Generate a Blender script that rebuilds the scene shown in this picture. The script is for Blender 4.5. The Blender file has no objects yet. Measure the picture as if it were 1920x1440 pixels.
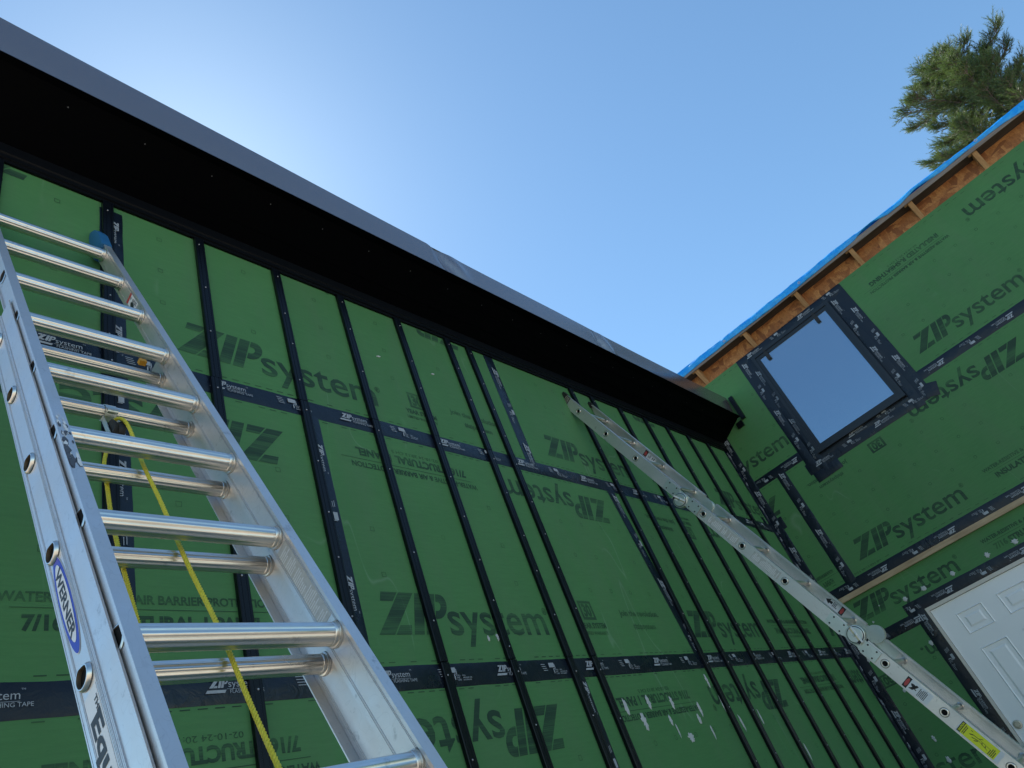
import bpy, bmesh, math, random
from mathutils import Vector, Matrix, noise
R = math.radians
scene = bpy.context.scene
COL = scene.collection
random.seed(7)

# ------------------------------------------------------------------ camera
cam = bpy.data.objects.new("camera", bpy.data.cameras.new("camera"))
COL.objects.link(cam)
cam.data.sensor_width = 36.0
cam.data.lens = 1347.2 / 1920 * 36
cam.data.clip_start = 0.02
cam.data.clip_end = 2000
RX = (0.65887902, -0.67572864, -0.33055899)
RY = (0.24595303, 0.608788, -0.75424418)
RZ = (0.71090474, 0.41565368, 0.56731514)
m = Matrix.Identity(4)
for i in range(3):
    m[i][0] = RX[i]; m[i][1] = -RY[i]; m[i][2] = -RZ[i]
m.translation = (-6.90709, -2.00989, 0)
cam.matrix_world = m
scene.camera = cam

# ------------------------------------------------------------------ light
SUN_EL, SUN_AZ = R(53.0), R(30.5)
world = bpy.data.worlds.new("World"); scene.world = world
world.use_nodes = True
wn = world.node_tree.nodes; wl = world.node_tree.links
bgn = wn["Background"]
sky = wn.new("ShaderNodeTexSky"); sky.sky_type = 'NISHITA'; sky.sun_disc = False
sky.sun_elevation = SUN_EL; sky.sun_rotation = SUN_AZ
sky.air_density = 1.0; sky.dust_density = 0.22; sky.ozone_density = 3.0; sky.altitude = 100
wb = wn.new("ShaderNodeMix"); wb.data_type = 'RGBA'; wb.blend_type = 'MULTIPLY'; wb.inputs[0].default_value = 1.0
wb.inputs[7].default_value = (.83, 1.0, .97, 1)
wl.new(sky.outputs[0], wb.inputs[6]); wl.new(wb.outputs[2], bgn.inputs[0]); bgn.inputs[1].default_value = 0.13
sun = bpy.data.objects.new("sun", bpy.data.lights.new("sun", 'SUN'))
COL.objects.link(sun)
sun.data.energy = 5.0; sun.data.angle = R(0.53); sun.data.color = (1.0, 0.95, 0.86)
sd = Vector((math.sin(SUN_AZ)*math.cos(SUN_EL), math.cos(SUN_AZ)*math.cos(SUN_EL), math.sin(SUN_EL)))
sun.rotation_euler = sd.to_track_quat('Z', 'Y').to_euler()
sun.location = sd*50
vs = scene.view_settings
vs.view_transform = 'Standard'; vs.look = 'None'; vs.exposure = 0.69; vs.gamma = 1.0
try:
    scene.cycles.max_bounces = 6; scene.cycles.diffuse_bounces = 3; scene.cycles.glossy_bounces = 4
    scene.cycles.use_denoising = True
except Exception: pass

# ------------------------------------------------------------------ materials
class NT:
    def __init__(s, name):
        s.m = bpy.data.materials.new(name); s.m.use_nodes = True
        s.t = s.m.node_tree; s.n = s.t.nodes; s.l = s.t.links
        s.p = s.n["Principled BSDF"]
        s.geo = s.n.new("ShaderNodeNewGeometry")
    def pos(s, sc, src=None):
        mp = s.n.new("ShaderNodeMapping"); mp.inputs["Scale"].default_value = sc
        s.l.new(src or s.geo.outputs["Position"], mp.inputs[0]); return mp.outputs[0]
    def noise(s, sc, scale=1, detail=3, rough=.5, src=None, dist=0):
        n = s.n.new("ShaderNodeTexNoise"); n.inputs["Scale"].default_value = scale
        n.inputs["Detail"].default_value = detail; n.inputs["Roughness"].default_value = rough
        n.inputs["Distortion"].default_value = dist
        s.l.new(s.pos(sc, src), n.inputs["Vector"]); return n.outputs[0]
    def ramp(s, v, stops):
        r = s.n.new("ShaderNodeValToRGB"); e = r.color_ramp.elements
        while len(e) < len(stops): e.new(.5)
        for el, (p, c) in zip(e, stops):
            el.position = p; el.color = (c if len(c) == 4 else (*c, 1)) if hasattr(c, '__len__') else (c, c, c, 1)
        s.l.new(v, r.inputs[0]); return r.outputs[0]
    def mix(s, f, a, b, mode='MIX'):
        x = s.n.new("ShaderNodeMix"); x.data_type = 'RGBA'; x.blend_type = mode
        for i, v in ((0, f), (6, a), (7, b)):
            if hasattr(v, 'is_linked'): s.l.new(v, x.inputs[i])
            elif i == 0: x.inputs[0].default_value = v
            else: x.inputs[i].default_value = (*v, 1)
        return x.outputs[2]
    def bump(s, h, strength=.3, dist=.002, prev=None):
        b = s.n.new("ShaderNodeBump"); b.inputs["Strength"].default_value = strength
        b.inputs["Distance"].default_value = dist; s.l.new(h, b.inputs["Height"])
        if prev: s.l.new(prev, b.inputs["Normal"])
        s.l.new(b.outputs[0], s.p.inputs["Normal"]); return b.outputs[0]
    def set(s, **k):
        for a, v in k.items():
            i = s.p.inputs[a.replace('_', ' ')]
            if hasattr(v, 'is_linked'): s.l.new(v, i)
            elif isinstance(v, tuple) and len(v) == 3: i.default_value = (*v, 1)
            else: i.default_value = v
        return s

GREEN = (0.094, 0.268, 0.098)
def green_nodes(t):
    a = t.noise((3, 3, 30), 3, 5, .6)
    b = t.noise((1, 1, 1), 2.2, 4, .6)
    f = t.noise((60, 60, 220), 1, 3, .6)
    c = t.ramp(a, [(.3, (0.073, 0.210, 0.074)), (.7, (0.085, 0.242, 0.085))])
    c = t.mix(t.ramp(b, [(.35, 0.0), (.75, .45)]), c, (0.059, 0.182, 0.064))
    c = t.mix(t.ramp(f, [(.4, 0.0), (.8, .35)]), c, (0.065, 0.186, 0.070))
    mp = t.n.new("ShaderNodeMapping"); mp.inputs["Scale"].default_value = (.41, .41, .8202); mp.inputs["Location"].default_value = (.13, .37, -.6635)
    t.l.new(t.geo.outputs["Position"], mp.inputs[0])
    fl = t.n.new("ShaderNodeVectorMath"); fl.operation = 'FLOOR'; t.l.new(mp.outputs[0], fl.inputs[0])
    wh = t.n.new("ShaderNodeTexWhiteNoise"); t.l.new(fl.outputs[0], wh.inputs[0])
    c = t.mix(1.0, c, t.ramp(wh.outputs[0], [(0, .89), (1, 1.0)]), 'MULTIPLY')
    ln = t.noise((1, 1, .35), 2.6, 2, .4, dist=.6); mk = t.noise((1, 1, 1), 1.7, 2, .5)
    line = t.ramp(ln, [(.494, 0.0), (.499, .45), (.501, .45), (.506, 0.0)])
    line = t.mix(1.0, line, t.ramp(mk, [(.56, 0.0), (.62, 1.0)]), 'MULTIPLY')
    c = t.mix(line, c, (.18, .30, .19))
    dirt = t.noise((2.2, 2.2, .5), 2.2, 6, .7)
    c = t.mix(t.ramp(dirt, [(.45, 0.0), (.75, .38)]), c, (.10, .17, .095))
    return c, f
def mat_green():
    t = NT("green_sheathing"); c, f = green_nodes(t)
    t.set(Base_Color=c, Roughness=.62); t.p.inputs["Specular IOR Level"].default_value = .25
    t.bump(f, .25, .0015); return t.m
def mat_ink(name, lo, hi, dark=(0.020, 0.050, 0.032)):
    t = NT(name); c, f = green_nodes(t)
    s = t.noise((1.6, 1.6, 85), 2.0, 4, .62, dist=.2)
    s2 = t.noise((1.2, 1.2, 9), 1.5, 2, .5)
    k = t.mix(.5, s, s2)
    c = t.mix(t.ramp(k, [(.36, lo), (.55, hi)]), c, dark)
    t.set(Base_Color=c, Roughness=.62); t.p.inputs["Specular IOR Level"].default_value = .25
    return t.m
def mat_plain(name, col, rough=.5, metal=0, spec=.5, nscale=None, var=.15, bump=0):
    t = NT(name)
    if nscale:
        n = t.noise((1, 1, 1), nscale, 4, .6)
        t.set(Base_Color=t.mix(n, tuple(c*(1-var) for c in col), tuple(min(1, c*(1+var)) for c in col)))
        if bump: t.bump(n, bump, .003)
    else: t.set(Base_Color=col)
    t.set(Roughness=rough, Metallic=metal); t.p.inputs["Specular IOR Level"].default_value = spec
    return t.m
def mat_tape():
    t = NT("black_flashing_tape")
    w = t.noise((1, 1, 1), 14, 5, .65, dist=1.2)
    g = t.noise((1, 1, 1), 3.5, 3, .5)
    t.set(Base_Color=t.mix(g, (0.003, 0.006, 0.013), (0.007, 0.012, 0.024)), Roughness=t.ramp(g, [(.35, .24), (.7, .42)]))
    t.p.inputs["Specular IOR Level"].default_value = .42
    b = t.bump(w, .7, .005)
    t.bump(t.noise((9, 9, 60), 3, 3, .6), .2, .001, b); return t.m
def mat_alu(name, tint=(0.72, 0.70, 0.69), rough=(.32, .50), axis=None):
    t = NT(name)
    tc = t.n.new("ShaderNodeTexCoord")
    n = t.noise((1, 1, 1), 5, 5, .65)
    fine = t.noise((40, 260, 260) if axis == 'x' else (260, 60, 30), 1, 2, .6)
    sm = t.noise((1, 1, 1), 24, 4, .7)
    c = t.mix(t.ramp(n, [(.35, 0.0), (.75, .5)]), tint, tuple(x*.74 for x in tint))
    c = t.mix(t.ramp(sm, [(.62, 0.0), (.72, .5)]), c, tuple(x*.4 for x in tint))
    scr = t.noise((1, .5, .5), 38, 2, .3, dist=1.5)
    c = t.mix(t.ramp(scr, [(.485, 0.0), (.497, .5), (.503, .5), (.515, 0.0)]), c, tuple(x*.8 for x in tint)) if axis != 'x' else c
    t.set(Base_Color=c, Metallic=(1.0 if axis == 'x' else .84), Roughness=t.ramp(n, [(.3, rough[0]), (.7, rough[1])]))
    t.bump(fine, .12, .0006); return t.m
def mat_wood(name, c1, c2, sc=(4, 60, 60)):
    t = NT(name)
    a = t.noise(sc, 1, 5, .6, dist=.4); b = t.noise((1, 1, 1), 3, 3, .5)
    c = t.ramp(a, [(.3, c1), (.7, c2)])
    c = t.mix(t.ramp(b, [(.5, 0.0), (.8, .5)]), c, tuple(x*.45 for x in c1))
    t.set(Base_Color=c, Roughness=.75); t.bump(a, .3, .002); return t.m
def mat_osb():
    t = NT("osb_board")
    cols = []
    for k, (sc, rot) in enumerate((((8, 7, 22), .5), ((8, 20, 9), -.7))):
        mp = t.n.new("ShaderNodeMapping"); mp.inputs["Scale"].default_value = sc; mp.inputs["Rotation"].default_value = (rot, 0, 0)
        t.l.new(t.geo.outputs["Position"], mp.inputs[0])
        nz = t.n.new("ShaderNodeTexVoronoi"); nz.inputs["Scale"].default_value = 1.0; nz.inputs["Randomness"].default_value = 1
        t.l.new(mp.outputs[0], nz.inputs["Vector"])
        sp = t.n.new("ShaderNodeSeparateColor"); t.l.new(nz.outputs["Color"], sp.inputs[0])
        cols.append(t.ramp(sp.outputs[0], [(0, (0.20, 0.068, 0.019)), (.35, (0.37, 0.14, 0.042)), (.7, (0.50, 0.23, 0.075)), (1, (0.29, 0.10, 0.026))]))
    mk = t.noise((1, 1, 1), 9, 2, .5)
    c = t.mix(t.ramp(mk, [(.47, 0.0), (.53, 1.0)]), cols[0], cols[1])
    fib = t.noise((30, 30, 8), 5, 3, .6)
    c = t.mix(t.ramp(fib, [(.35, .5), (.6, 0.0)]), c, (0.12, 0.04, 0.012))
    t.set(Base_Color=c, Roughness=.7); t.bump(fib, .4, .003); return t.m

M = {}
M['green'] = mat_green()
M['ink'] = mat_ink("print_ink", .42, .97)
M['ink_faint'] = mat_ink("print_ink_faint", .3, .8)
M['tape'] = mat_tape()
M['tape_ink'] = mat_plain("tape_print", (.33, .36, .40), .5, nscale=60, var=.25)
M['black'] = mat_plain("black_strip", (.0022, .003, .0055), .33, 0, .28, nscale=20, var=.3)
M['soffit'] = mat_plain("black_soffit", (.0006, .0007, .0014), .6, 0, .04)
M['trim'] = mat_plain("black_trim", (.002, .0022, .0035), .45, 0, .2)
M['screw'] = mat_plain("zinc_screw", (.42, .42, .45), .4, .5)
M['alu'] = mat_alu("ladder_aluminium")
M['alu_rung'] = mat_alu("rung_aluminium", (0.80, 0.77, 0.73), (.26, .38), 'x')
M['zinc'] = mat_alu("zinc_plate", (0.62, 0.68, 0.66), (.3, .5))
M['zinc_y'] = mat_alu("yellow_zinc", (0.62, 0.56, 0.38), (.3, .5))
M['white'] = mat_plain("white_paint", (.84, .84, .84), .42, nscale=2.5, var=.06)
M['cream'] = mat_plain("cream_frame", (.62, .57, .50), .5, nscale=4, var=.12)
M['splat'] = mat_plain("sealant", (.47, .49, .49), .6, nscale=30, var=.2)
M['rubber'] = mat_plain("black_rubber", (.012, .012, .013), .6)
M['cap'] = mat_plain("blue_cap", (.02, .13, .30), .45, nscale=12, var=.3)
M['orange'] = mat_plain("orange_plastic", (.75, .32, .02), .45)
M['sticker'] = mat_plain("white_sticker", (.66, .68, .70), .45, nscale=25, var=.1)
M['sticker_clear'] = mat_plain("grey_sticker", (.46, .46, .44), .4, .2, nscale=80, var=.3)
M['yellow'] = mat_plain("yellow_sticker", (.72, .74, .02), .45)
M['stblack'] = mat_plain("sticker_black", (.015, .015, .018), .5)
M['stred'] = mat_plain("sticker_red", (.45, .06, .06), .5)
M['stblue'] = mat_plain("sticker_blue", (.01, .03, .42), .4)
M['rope'] = mat_plain("yellow_rope", (.62, .56, .04), .5, nscale=200, var=.35, bump=.3)
M['hole'] = mat_plain("dark_hole", (.008, .008, .008), .8, spec=.1)
M['ring'] = mat_plain('warm_grey_ring', (.30, .28, .25), .5, .5)  # darker warm grey for the rung-end rings and the small sticker
M['bore'] = mat_plain('rung_bore', (.10, .075, .05), .55, .5)
M['osb'] = mat_osb()
M['wood'] = mat_wood("rafter_lumber", (.33, .17, .07), (.48, .29, .14), (6, 60, 8))
M['wood_grey'] = mat_wood("weathered_board", (.16, .12, .10), (.27, .22, .19), (60, 3, 60))
M['deck'] = mat_wood("shade_toned_deck", (.035, .024, .018), (.07, .05, .036), (60, 3, 60))  # roof deck boards, deep eave shade put into the wood colour
M['ledge'] = mat_wood("ledge_board", (.34, .23, .13), (.50, .38, .24), (60, 4, 60))
M['winframe'] = mat_plain("black_window_frame", (.010, .013, .018), .35, 0, .5)
M['metal_grey'] = mat_plain("satin_nickel", (.48, .47, .44), .32, 1)
M['concrete'] = mat_plain("concrete", (.32, .31, .29), .85, nscale=6, var=.2, bump=.4)

t = NT("window_glass"); t.bump(t.noise((1, 1, 1), 1.1, 1, .4), .04, .03); t.set(Base_Color=(.30, .40, .51), Metallic=.78, Roughness=.03); M['glass'] = t.m
t = NT("fascia_metal")
n1 = t.noise((.8, 3, 3), 1.3, 2, .5)
t.set(Base_Color=(.27, .25, .265), Metallic=.78, Roughness=t.ramp(n1, [(.3, .20), (.7, .27)]))
t.bump(n1, .25, .02)
M['fascia'] = t.m
t = NT("blue_tarp")
w1 = t.noise((1, 1, 1), 16, 4, .6, dist=1)
t.set(Base_Color=t.mix(t.ramp(w1, [(.4, 0.0), (.7, 1.0)]), (.006, .34, .95), (.05, .50, 1.0)), Roughness=.34)
tr = t.n.new("ShaderNodeBsdfTranslucent"); tr.inputs[0].default_value = (.01, .33, 1.0, 1)
ms = t.n.new("ShaderNodeMixShader"); ms.inputs[0].default_value = .12
t.l.new(t.p.outputs[0], ms.inputs[1]); t.l.new(tr.outputs[0], ms.inputs[2])
t.l.new(ms.outputs[0], t.n["Material Output"].inputs[0])
t.bump(w1, .7, .01)
M['tarp'] = t.m
t = NT("dirt_ground")
g1 = t.noise((1, 1, 1), .5, 6, .65); g2 = t.noise((1, 1, 1), 14, 6, .7)
c = t.ramp(g1, [(.3, (.36, .29, .21)), (.6, (.46, .39, .30)), (.75, (.30, .27, .17))])
c = t.mix(t.ramp(g2, [(.4, 0.0), (.7, .6)]), c, (.50, .45, .37))
t.set(Base_Color=c, Roughness=.95); t.bump(g2, .6, .03); M['dirt'] = t.m
t = NT("pine_bark"); b1 = t.noise((14, 14, 3), 1, 5, .6)
t.set(Base_Color=t.ramp(b1, [(.3, (.05, .035, .025)), (.7, (.13, .095, .07))]), Roughness=.9); t.bump(b1, .6, .02); M['bark'] = t.m
t = NT("pine_needles")
oi = t.noise((1, 1, 1), 1.6, 3, .6); o2 = t.noise((1, 1, 1), 9, 2, .6)
c = t.mix(oi, (.032, .070, .024), (.085, .130, .038))
c = t.mix(t.ramp(o2, [(.5, 0.0), (.75, .5)]), c, (.035, .07, .042))
t.set(Base_Color=c, Roughness=.5)
tr = t.n.new("ShaderNodeBsdfTranslucent"); tr.inputs[0].default_value = (.14, .21, .04, 1)
ms = t.n.new("ShaderNodeMixShader"); ms.inputs[0].default_value = .3
t.l.new(t.p.outputs[0], ms.inputs[1]); t.l.new(tr.outputs[0], ms.inputs[2])
t.l.new(ms.outputs[0], t.n["Material Output"].inputs[0]); M['needle'] = t.m

# ------------------------------------------------------------------ mesh builder
class MB:
    def __init__(s): s.v = []; s.f = []; s.mi = []; s.cur = 0; s.T = None; s.sm = []; s.smooth = False
    def vert(s, p):
        p = Vector(p)
        if s.T is not None: p = s.T @ p
        s.v.append(p); return len(s.v)-1
    def face(s, ids): s.f.append(tuple(ids)); s.mi.append(s.cur); s.sm.append(s.smooth)
    def poly(s, pts): s.face([s.vert(p) for p in pts])
    def box(s, a, b):
        x0, y0, z0 = a; x1, y1, z1 = b
        i = [s.vert(p) for p in ((x0, y0, z0), (x1, y0, z0), (x1, y1, z0), (x0, y1, z0), (x0, y0, z1), (x1, y0, z1), (x1, y1, z1), (x0, y1, z1))]
        for q in ((0, 3, 2, 1), (4, 5, 6, 7), (0, 1, 5, 4), (1, 2, 6, 5), (2, 3, 7, 6), (3, 0, 4, 7)): s.face([i[k] for k in q])
    def prism(s, prof, fn, t0, t1, caps=True):
        n = len(prof); a = [s.vert(fn(p, t0)) for p in prof]; b = [s.vert(fn(p, t1)) for p in prof]
        for k in range(n): s.face((a[k], a[(k+1) % n], b[(k+1) % n], b[k]))
        if caps: s.face(a[::-1]); s.face(b)
    def loft(s, rings, closed=True, cap0=False, cap1=False):
        R_ = [[s.vert(p) for p in r] for r in rings]; n = len(R_[0])
        for a, b in zip(R_, R_[1:]):
            for k in range(n if closed else n-1): s.face((a[k], a[(k+1) % n], b[(k+1) % n], b[k]))
        if cap0: s.face(R_[0][::-1])
        if cap1: s.face(R_[-1])
    def tube(s, pts, rad, n=8, caps=True):
        pts = [Vector(p) for p in pts]; rings = []; up = None
        for i, p in enumerate(pts):
            d = (pts[min(i+1, len(pts)-1)]-pts[max(i-1, 0)]).normalized()
            if up is None: up = d.orthogonal().normalized()
            else: up = (up-d*up.dot(d)).normalized()
            sd_ = d.cross(up); r = rad[i] if hasattr(rad, '__len__') else rad
            rings.append([p+up*(r*math.cos(a))+sd_*(r*math.sin(a)) for a in (2*math.pi*k/n for k in range(n))])
        s.loft(rings, True, caps, caps)
    def add_mesh(s, vf, mp):
        vs_, fs_ = vf; base = [s.vert(mp(p)) for p in vs_]
        for f in fs_: s.face([base[i] for i in f])
    def build(s, name, mats, parent=None):
        me = bpy.data.meshes.new(name)
        me.from_pydata([tuple(v) for v in s.v], [], s.f); me.update()
        for mt in (mats if isinstance(mats, (list, tuple)) else [mats]): me.materials.append(mt)
        me.polygons.foreach_set('material_index', s.mi); me.polygons.foreach_set('use_smooth', s.sm)
        if any(s.sm) and len(s.f) < 60000: me.set_sharp_from_angle(angle=R(29))
        o = bpy.data.objects.new(name, me); COL.objects.link(o)
        if parent is not None:
            o.parent = parent
            o.matrix_parent_inverse = world_of(parent).inverted()
        return o
def world_of(o):
    mt = Matrix.Translation(o.location)
    if o.parent is not None: mt = world_of(o.parent) @ o.matrix_parent_inverse @ mt
    return mt
def thing(name, label, cat, loc=(0, 0, 0), group=None):
    o = bpy.data.objects.new(name, None); o.empty_display_size = .2; COL.objects.link(o)
    o.location = loc; o['label'] = label; o['category'] = cat
    if group: o['group'] = group
    return o
def tag(o, label, cat, group=None, kind=None):
    if label: o['label'] = label
    if cat: o['category'] = cat
    if group: o['group'] = group
    if kind: o['kind'] = kind
    return o

# ------------------------------------------------------------------ text and logo shapes (2D, cap height 1)
_tc = {}
def text2d(body, weight=0.0, space=1.0):
    key = (body, weight, space)
    if key in _tc: return _tc[key]
    cu = bpy.data.curves.new("t", 'FONT'); cu.body = body; cu.size = 1; cu.offset = weight; cu.space_character = space
    cu.resolution_u = 3; cu.fill_mode = 'FRONT' if hasattr(cu, 'fill_mode') else cu.fill_mode
    o = bpy.data.objects.new("t", cu); COL.objects.link(o)
    dg = bpy.context.evaluated_depsgraph_get(); dg.update()
    me = o.evaluated_get(dg).to_mesh()
    vs_ = [(v.co.x, v.co.y) for v in me.vertices]; fs_ = [tuple(p.vertices) for p in me.polygons]
    o.evaluated_get(dg).to_mesh_clear()
    bpy.data.objects.remove(o); bpy.data.curves.remove(cu)
    x0 = min(v[0] for v in vs_); x1 = max(v[0] for v in vs_)
    cap = 0.70
    vs_ = [((x-x0)/cap, y/cap) for x, y in vs_]
    _tc[key] = (vs_, fs_, (x1-x0)/cap); return _tc[key]
def text_shape(body, x0, x1, y0, h, weight=.02, slant=0):
    vs_, fs_, w = text2d(body, weight); k = (x1-x0)/w
    return [(x0+x*k+slant*y*h, y0+y*h) for x, y in vs_], fs_
def join_shapes(lst):
    V, F = [], []
    for vs_, fs_ in lst:
        b = len(V); V += list(vs_); F += [tuple(i+b for i in f) for f in fs_]
    return V, F
def zip_shape():
    sh = .31; P = []
    P.append([(0, .78), (.35, .78), (.46, 1), (0, 1)])
    P.append([(0, 0), (.42, 0), (.93, 1), (.50, 1)])
    P.append([(.46, 0), (.90, 0), (.90, .22), (.57, .22)])
    P.append([(.98, 0), (1.27, 0), (1.27, 1), (.98, 1)])
    P.append([(1.33, 0), (1.60, 0), (1.60, 1), (1.33, 1)])
    V, F = [], []
    for q in P:
        b = len(V); V += q; F.append(tuple(range(b, b+4)))
    out, inn = [], []
    N = 10
    for k in range(N+1):
        a = math.pi/2-math.pi*k/N
        out.append((1.72+.27*math.cos(a), .69+.31*math.sin(a))); inn.append((1.70+.09*math.cos(a), .69+.11*math.sin(a)))
    out = [(1.63, 1.0)]+out+[(1.63, .38)]; inn = [(1.63, .80)]+inn+[(1.63, .58)]
    b = len(V); V += out+inn; n = len(out)
    for k in range(n-1): F.append((b+k, b+n+k, b+n+k+1, b+k+1))
    return [(x+sh*y, y) for x, y in V], F
ZIP = zip_shape()
def logo_shape():      # width 5.8 for a cap height of 1
    return join_shapes([ZIP, text_shape("system", 2.12, 5.72, 0.0, .86, .012), text_shape("®", 5.75, 5.93, .55, .2, 0)])
LOGO = logo_shape()
def rot180(sh, cx, cy): return [(2*cx-x, 2*cy-y) for x, y in sh[0]], sh[1]
def rect(x0, y0, x1, y1): return [(x0, y0), (x1, y0), (x1, y1), (x0, y1)], [(0, 1, 2, 3)]
def sc(sh, k, dx, dy, kx=None): return [(x*(kx or k)+dx, y*k+dy) for x, y in sh[0]], sh[1]
def tape_print(k):     # printed repeat of the tape, cap height k metres, origin at the left of the big letters' baseline
    a = [sc(ZIP, k, 0, 0), text_shape("system", 2.2*k, 5.3*k, .05*k, .8*k, .0), text_shape("FLASHING TAPE", 2.35*k, 6.4*k, -.62*k, .40*k, .0),
         text_shape("TM", 5.35*k, 5.7*k, .85*k, .18*k, 0)]
    a.append(([(-.45*k, -.55*k), (1.75*k, -.55*k), (1.95*k, -.22*k), (-.2*k, -.22*k)], [(0, 1, 2, 3)]))
    a.append(rect(2.0*k, -.16*k, 5.3*k, -.12*k))
    X = .345
    a.append(rect(X, .25*k, X+1.35*k, 1.0*k)); a.append(rect(X+1.4*k, .1*k, X+1.52*k, .8*k)); a.append(rect(X+.9*k, 0, X+1.5*k, .1*k))
    a.append(rect(X+.85*k, -.75*k, X+1.05*k, -.05*k))
    for i, w in enumerate(("ROLL", "THE", "TAPE")):
        a.append(text_shape(w, X+1.25*k, X+(2.1 if i != 1 else 1.85)*k, (-.28-.32*i)*k, .22*k, .01))
    for i, w in enumerate(("PARA", "APLICAR USE", "EL RODILLO")):
        a.append(text_shape(w, X+2.5*k, X+(3.1, 4.3, 4.1)[i]*k, (-.28-.32*i)*k, .2*k, .01))
    for i in range(4): a.append(rect(X-2.0*k+.1*k*i, (.75-.33*i)*k, X-.95*k+.12*k*i, (.75-.33*i+.09)*k))
    return join_shapes(a)
TP = tape_print(.0275)

# wall planes: a runs to the right as seen from the yard
def PA(a, z, off): return (a, -off, z)
def PB(a, z, off): return (-off, -a, z)

def print_obj(name, plane, shapes, parent, mat='ink', off=.0012):
    b = MB(); b.add_mesh(join_shapes(shapes), lambda p: plane(p[0], p[1], off)); return b.build(name, M[mat], parent)
def logo_at(a, z, h=.178): return sc(LOGO, h, a, z, h)
def logo_inv(aright, ztop, h=.178): return [(aright-x*h, ztop-y*h) for x, y in LOGO[0]], LOGO[1]
def inv_text(body, x0, x1, ytop, h, w=.03):
    v, f = text_shape(body, 0, x1-x0, 0, h, w); return [(x1-x, ytop-y) for x, y in v], f
def ring2(cx, cy, r, w, n, rot=0):
    V = []
    for k in range(n):
        a = 2*math.pi*k/n+rot
        V += [(cx+r*math.cos(a), cy+r*math.sin(a)), (cx+(r-w)*math.cos(a), cy+(r-w)*math.sin(a))]
    return V, [(2*k, (2*k+2) % (2*n), (2*k+3) % (2*n), 2*k+1) for k in range(n)]
def box30(x0, z0, w, h, inv=False):
    fr = [rect(x0, z0, x0+w, z0+h*.14), rect(x0, z0+h*.86, x0+w, z0+h), rect(x0, z0+h*.14, x0+w*.14, z0+h*.86), rect(x0+w*.86, z0+h*.14, x0+w, z0+h*.86)]
    fr.append((inv_text if inv else text_shape)("30", x0+w*.2, x0+w*.8, (z0+h*.8) if inv else z0+h*.2, h*.62, .05))
    return fr

def tape(plane, p0, p1, width, parent, off=.0022, prints=True, phase=0.0, flip=False, name="seam_tape", seed=0, layer=0):
    rnd = random.Random(seed*7+11)
    off = off+layer*.0012
    d = Vector((p1[0]-p0[0], p1[1]-p0[1])); L = d.length; d.normalize(); nrm = Vector((-d.y, d.x))
    N = max(2, int(L/.035)); K = 6; rows = []
    b = MB(); b.smooth = True
    for i in range(N+1):
        s_ = L*i/N; row = []
        e0 = noise.noise((s_*9, seed, 0))*.0022; e1 = noise.noise((s_*9, seed, 5))*.0022
        for k in range(K+1):
            tt = k/K; w = -width/2+width*tt+(e0 if k == 0 else e1 if k == K else 0)
            h = off+abs(noise.noise((s_*11, w*60, seed)))*.0034+abs(noise.noise((s_*3, w*25, seed+9)))*.002+(.0016*max(0, 1-abs(tt-.5)*6) if True else 0)
            if k in (0, K): h = .0008+layer*.0012
            if i in (0, N): h *= .6
            q = Vector(p0)+d*s_+nrm*w
            row.append(b.vert(plane(q.x, q.y, h)))
        rows.append(row)
    for i in range(N):
        for k in range(K): b.face((rows[i][k], rows[i+1][k], rows[i+1][k+1], rows[i][k+1]))
    if prints:
        b.smooth = False; b.cur = 1
        dd, nn = (d, nrm) if not flip else (-d, -nrm)
        st = phase
        while st < L-.1:
            o = Vector(p0)+d*st if not flip else Vector(p0)+d*(L-st)
            def mp(p, o=o):
                q = o+dd*p[0]+nn*p[1]; s_ = (q-Vector(p0)).dot(d)
                if s_ < .004 or s_ > L-.004: s_ = min(max(s_, .004), L-.004); q = Vector(p0)+d*s_+nrm*((q-Vector(p0)).dot(nrm))
                return plane(q.x, q.y, off+.0058)
            b.add_mesh(TP, mp); st += .625
    return b.build(name, [M['tape'], M['tape_ink']], parent)

# ------------------------------------------------------------------ ground
GZ = -1.5
b = MB(); n = 40
rows = []
for i in range(n+1):
    row = []
    for j in range(n+1):
        u_ = (i/n-.5)*2; v_ = (j/n-.5)*2
        x = 600*abs(u_)**3*(1 if u_ > 0 else -1)-3; y = 600*abs(v_)**3*(1 if v_ > 0 else -1)-3
        row.append(b.vert((x, y, GZ+noise.noise((x*.3, y*.3, 0))*.03)))
    rows.append(row)
b.smooth = True
for i in range(n):
    for j in range(n): b.face((rows[i][j], rows[i+1][j], rows[i+1][j+1], rows[i][j+1]))
tag(b.build("ground", M['dirt']), "bare tan dirt yard in front of the house", "ground", kind='structure')

# ================================================================== WING (left wall)
wing = thing("house_wing", "low house wing with green sheathed wall, black vertical strips and deep black eave", "house", (-6, 0, GZ))
XL = -6.60
b = MB(); b.box((XL, 0, -1.27), (-.001, .16, 3.25)); shA = b.build("wall_sheathing", M['green'], wing)
b = MB(); b.box((XL, .01, GZ-.3), (-.001, .2, -1.272)); b.build("foundation", M['concrete'], wing)
b = MB(); b.box((XL, .16, GZ-.2), (XL+.15, 5.8, 1.0)); b.box((XL+.15, 5.65, GZ-.2), (0, 5.8, .9)); b.build("rear_wall", M['green'], wing)
# roof slab
b = MB()
b.prism([(-.27, 3.20), (.02, 3.085), (.2, 3.0), (6.1, .85), (6.1, 1.08), (-.27, 3.395)], lambda p, t_: (t_, p[0], p[1]), XL-.2, -.004)
b.build("roof", M['soffit'], wing)
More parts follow.
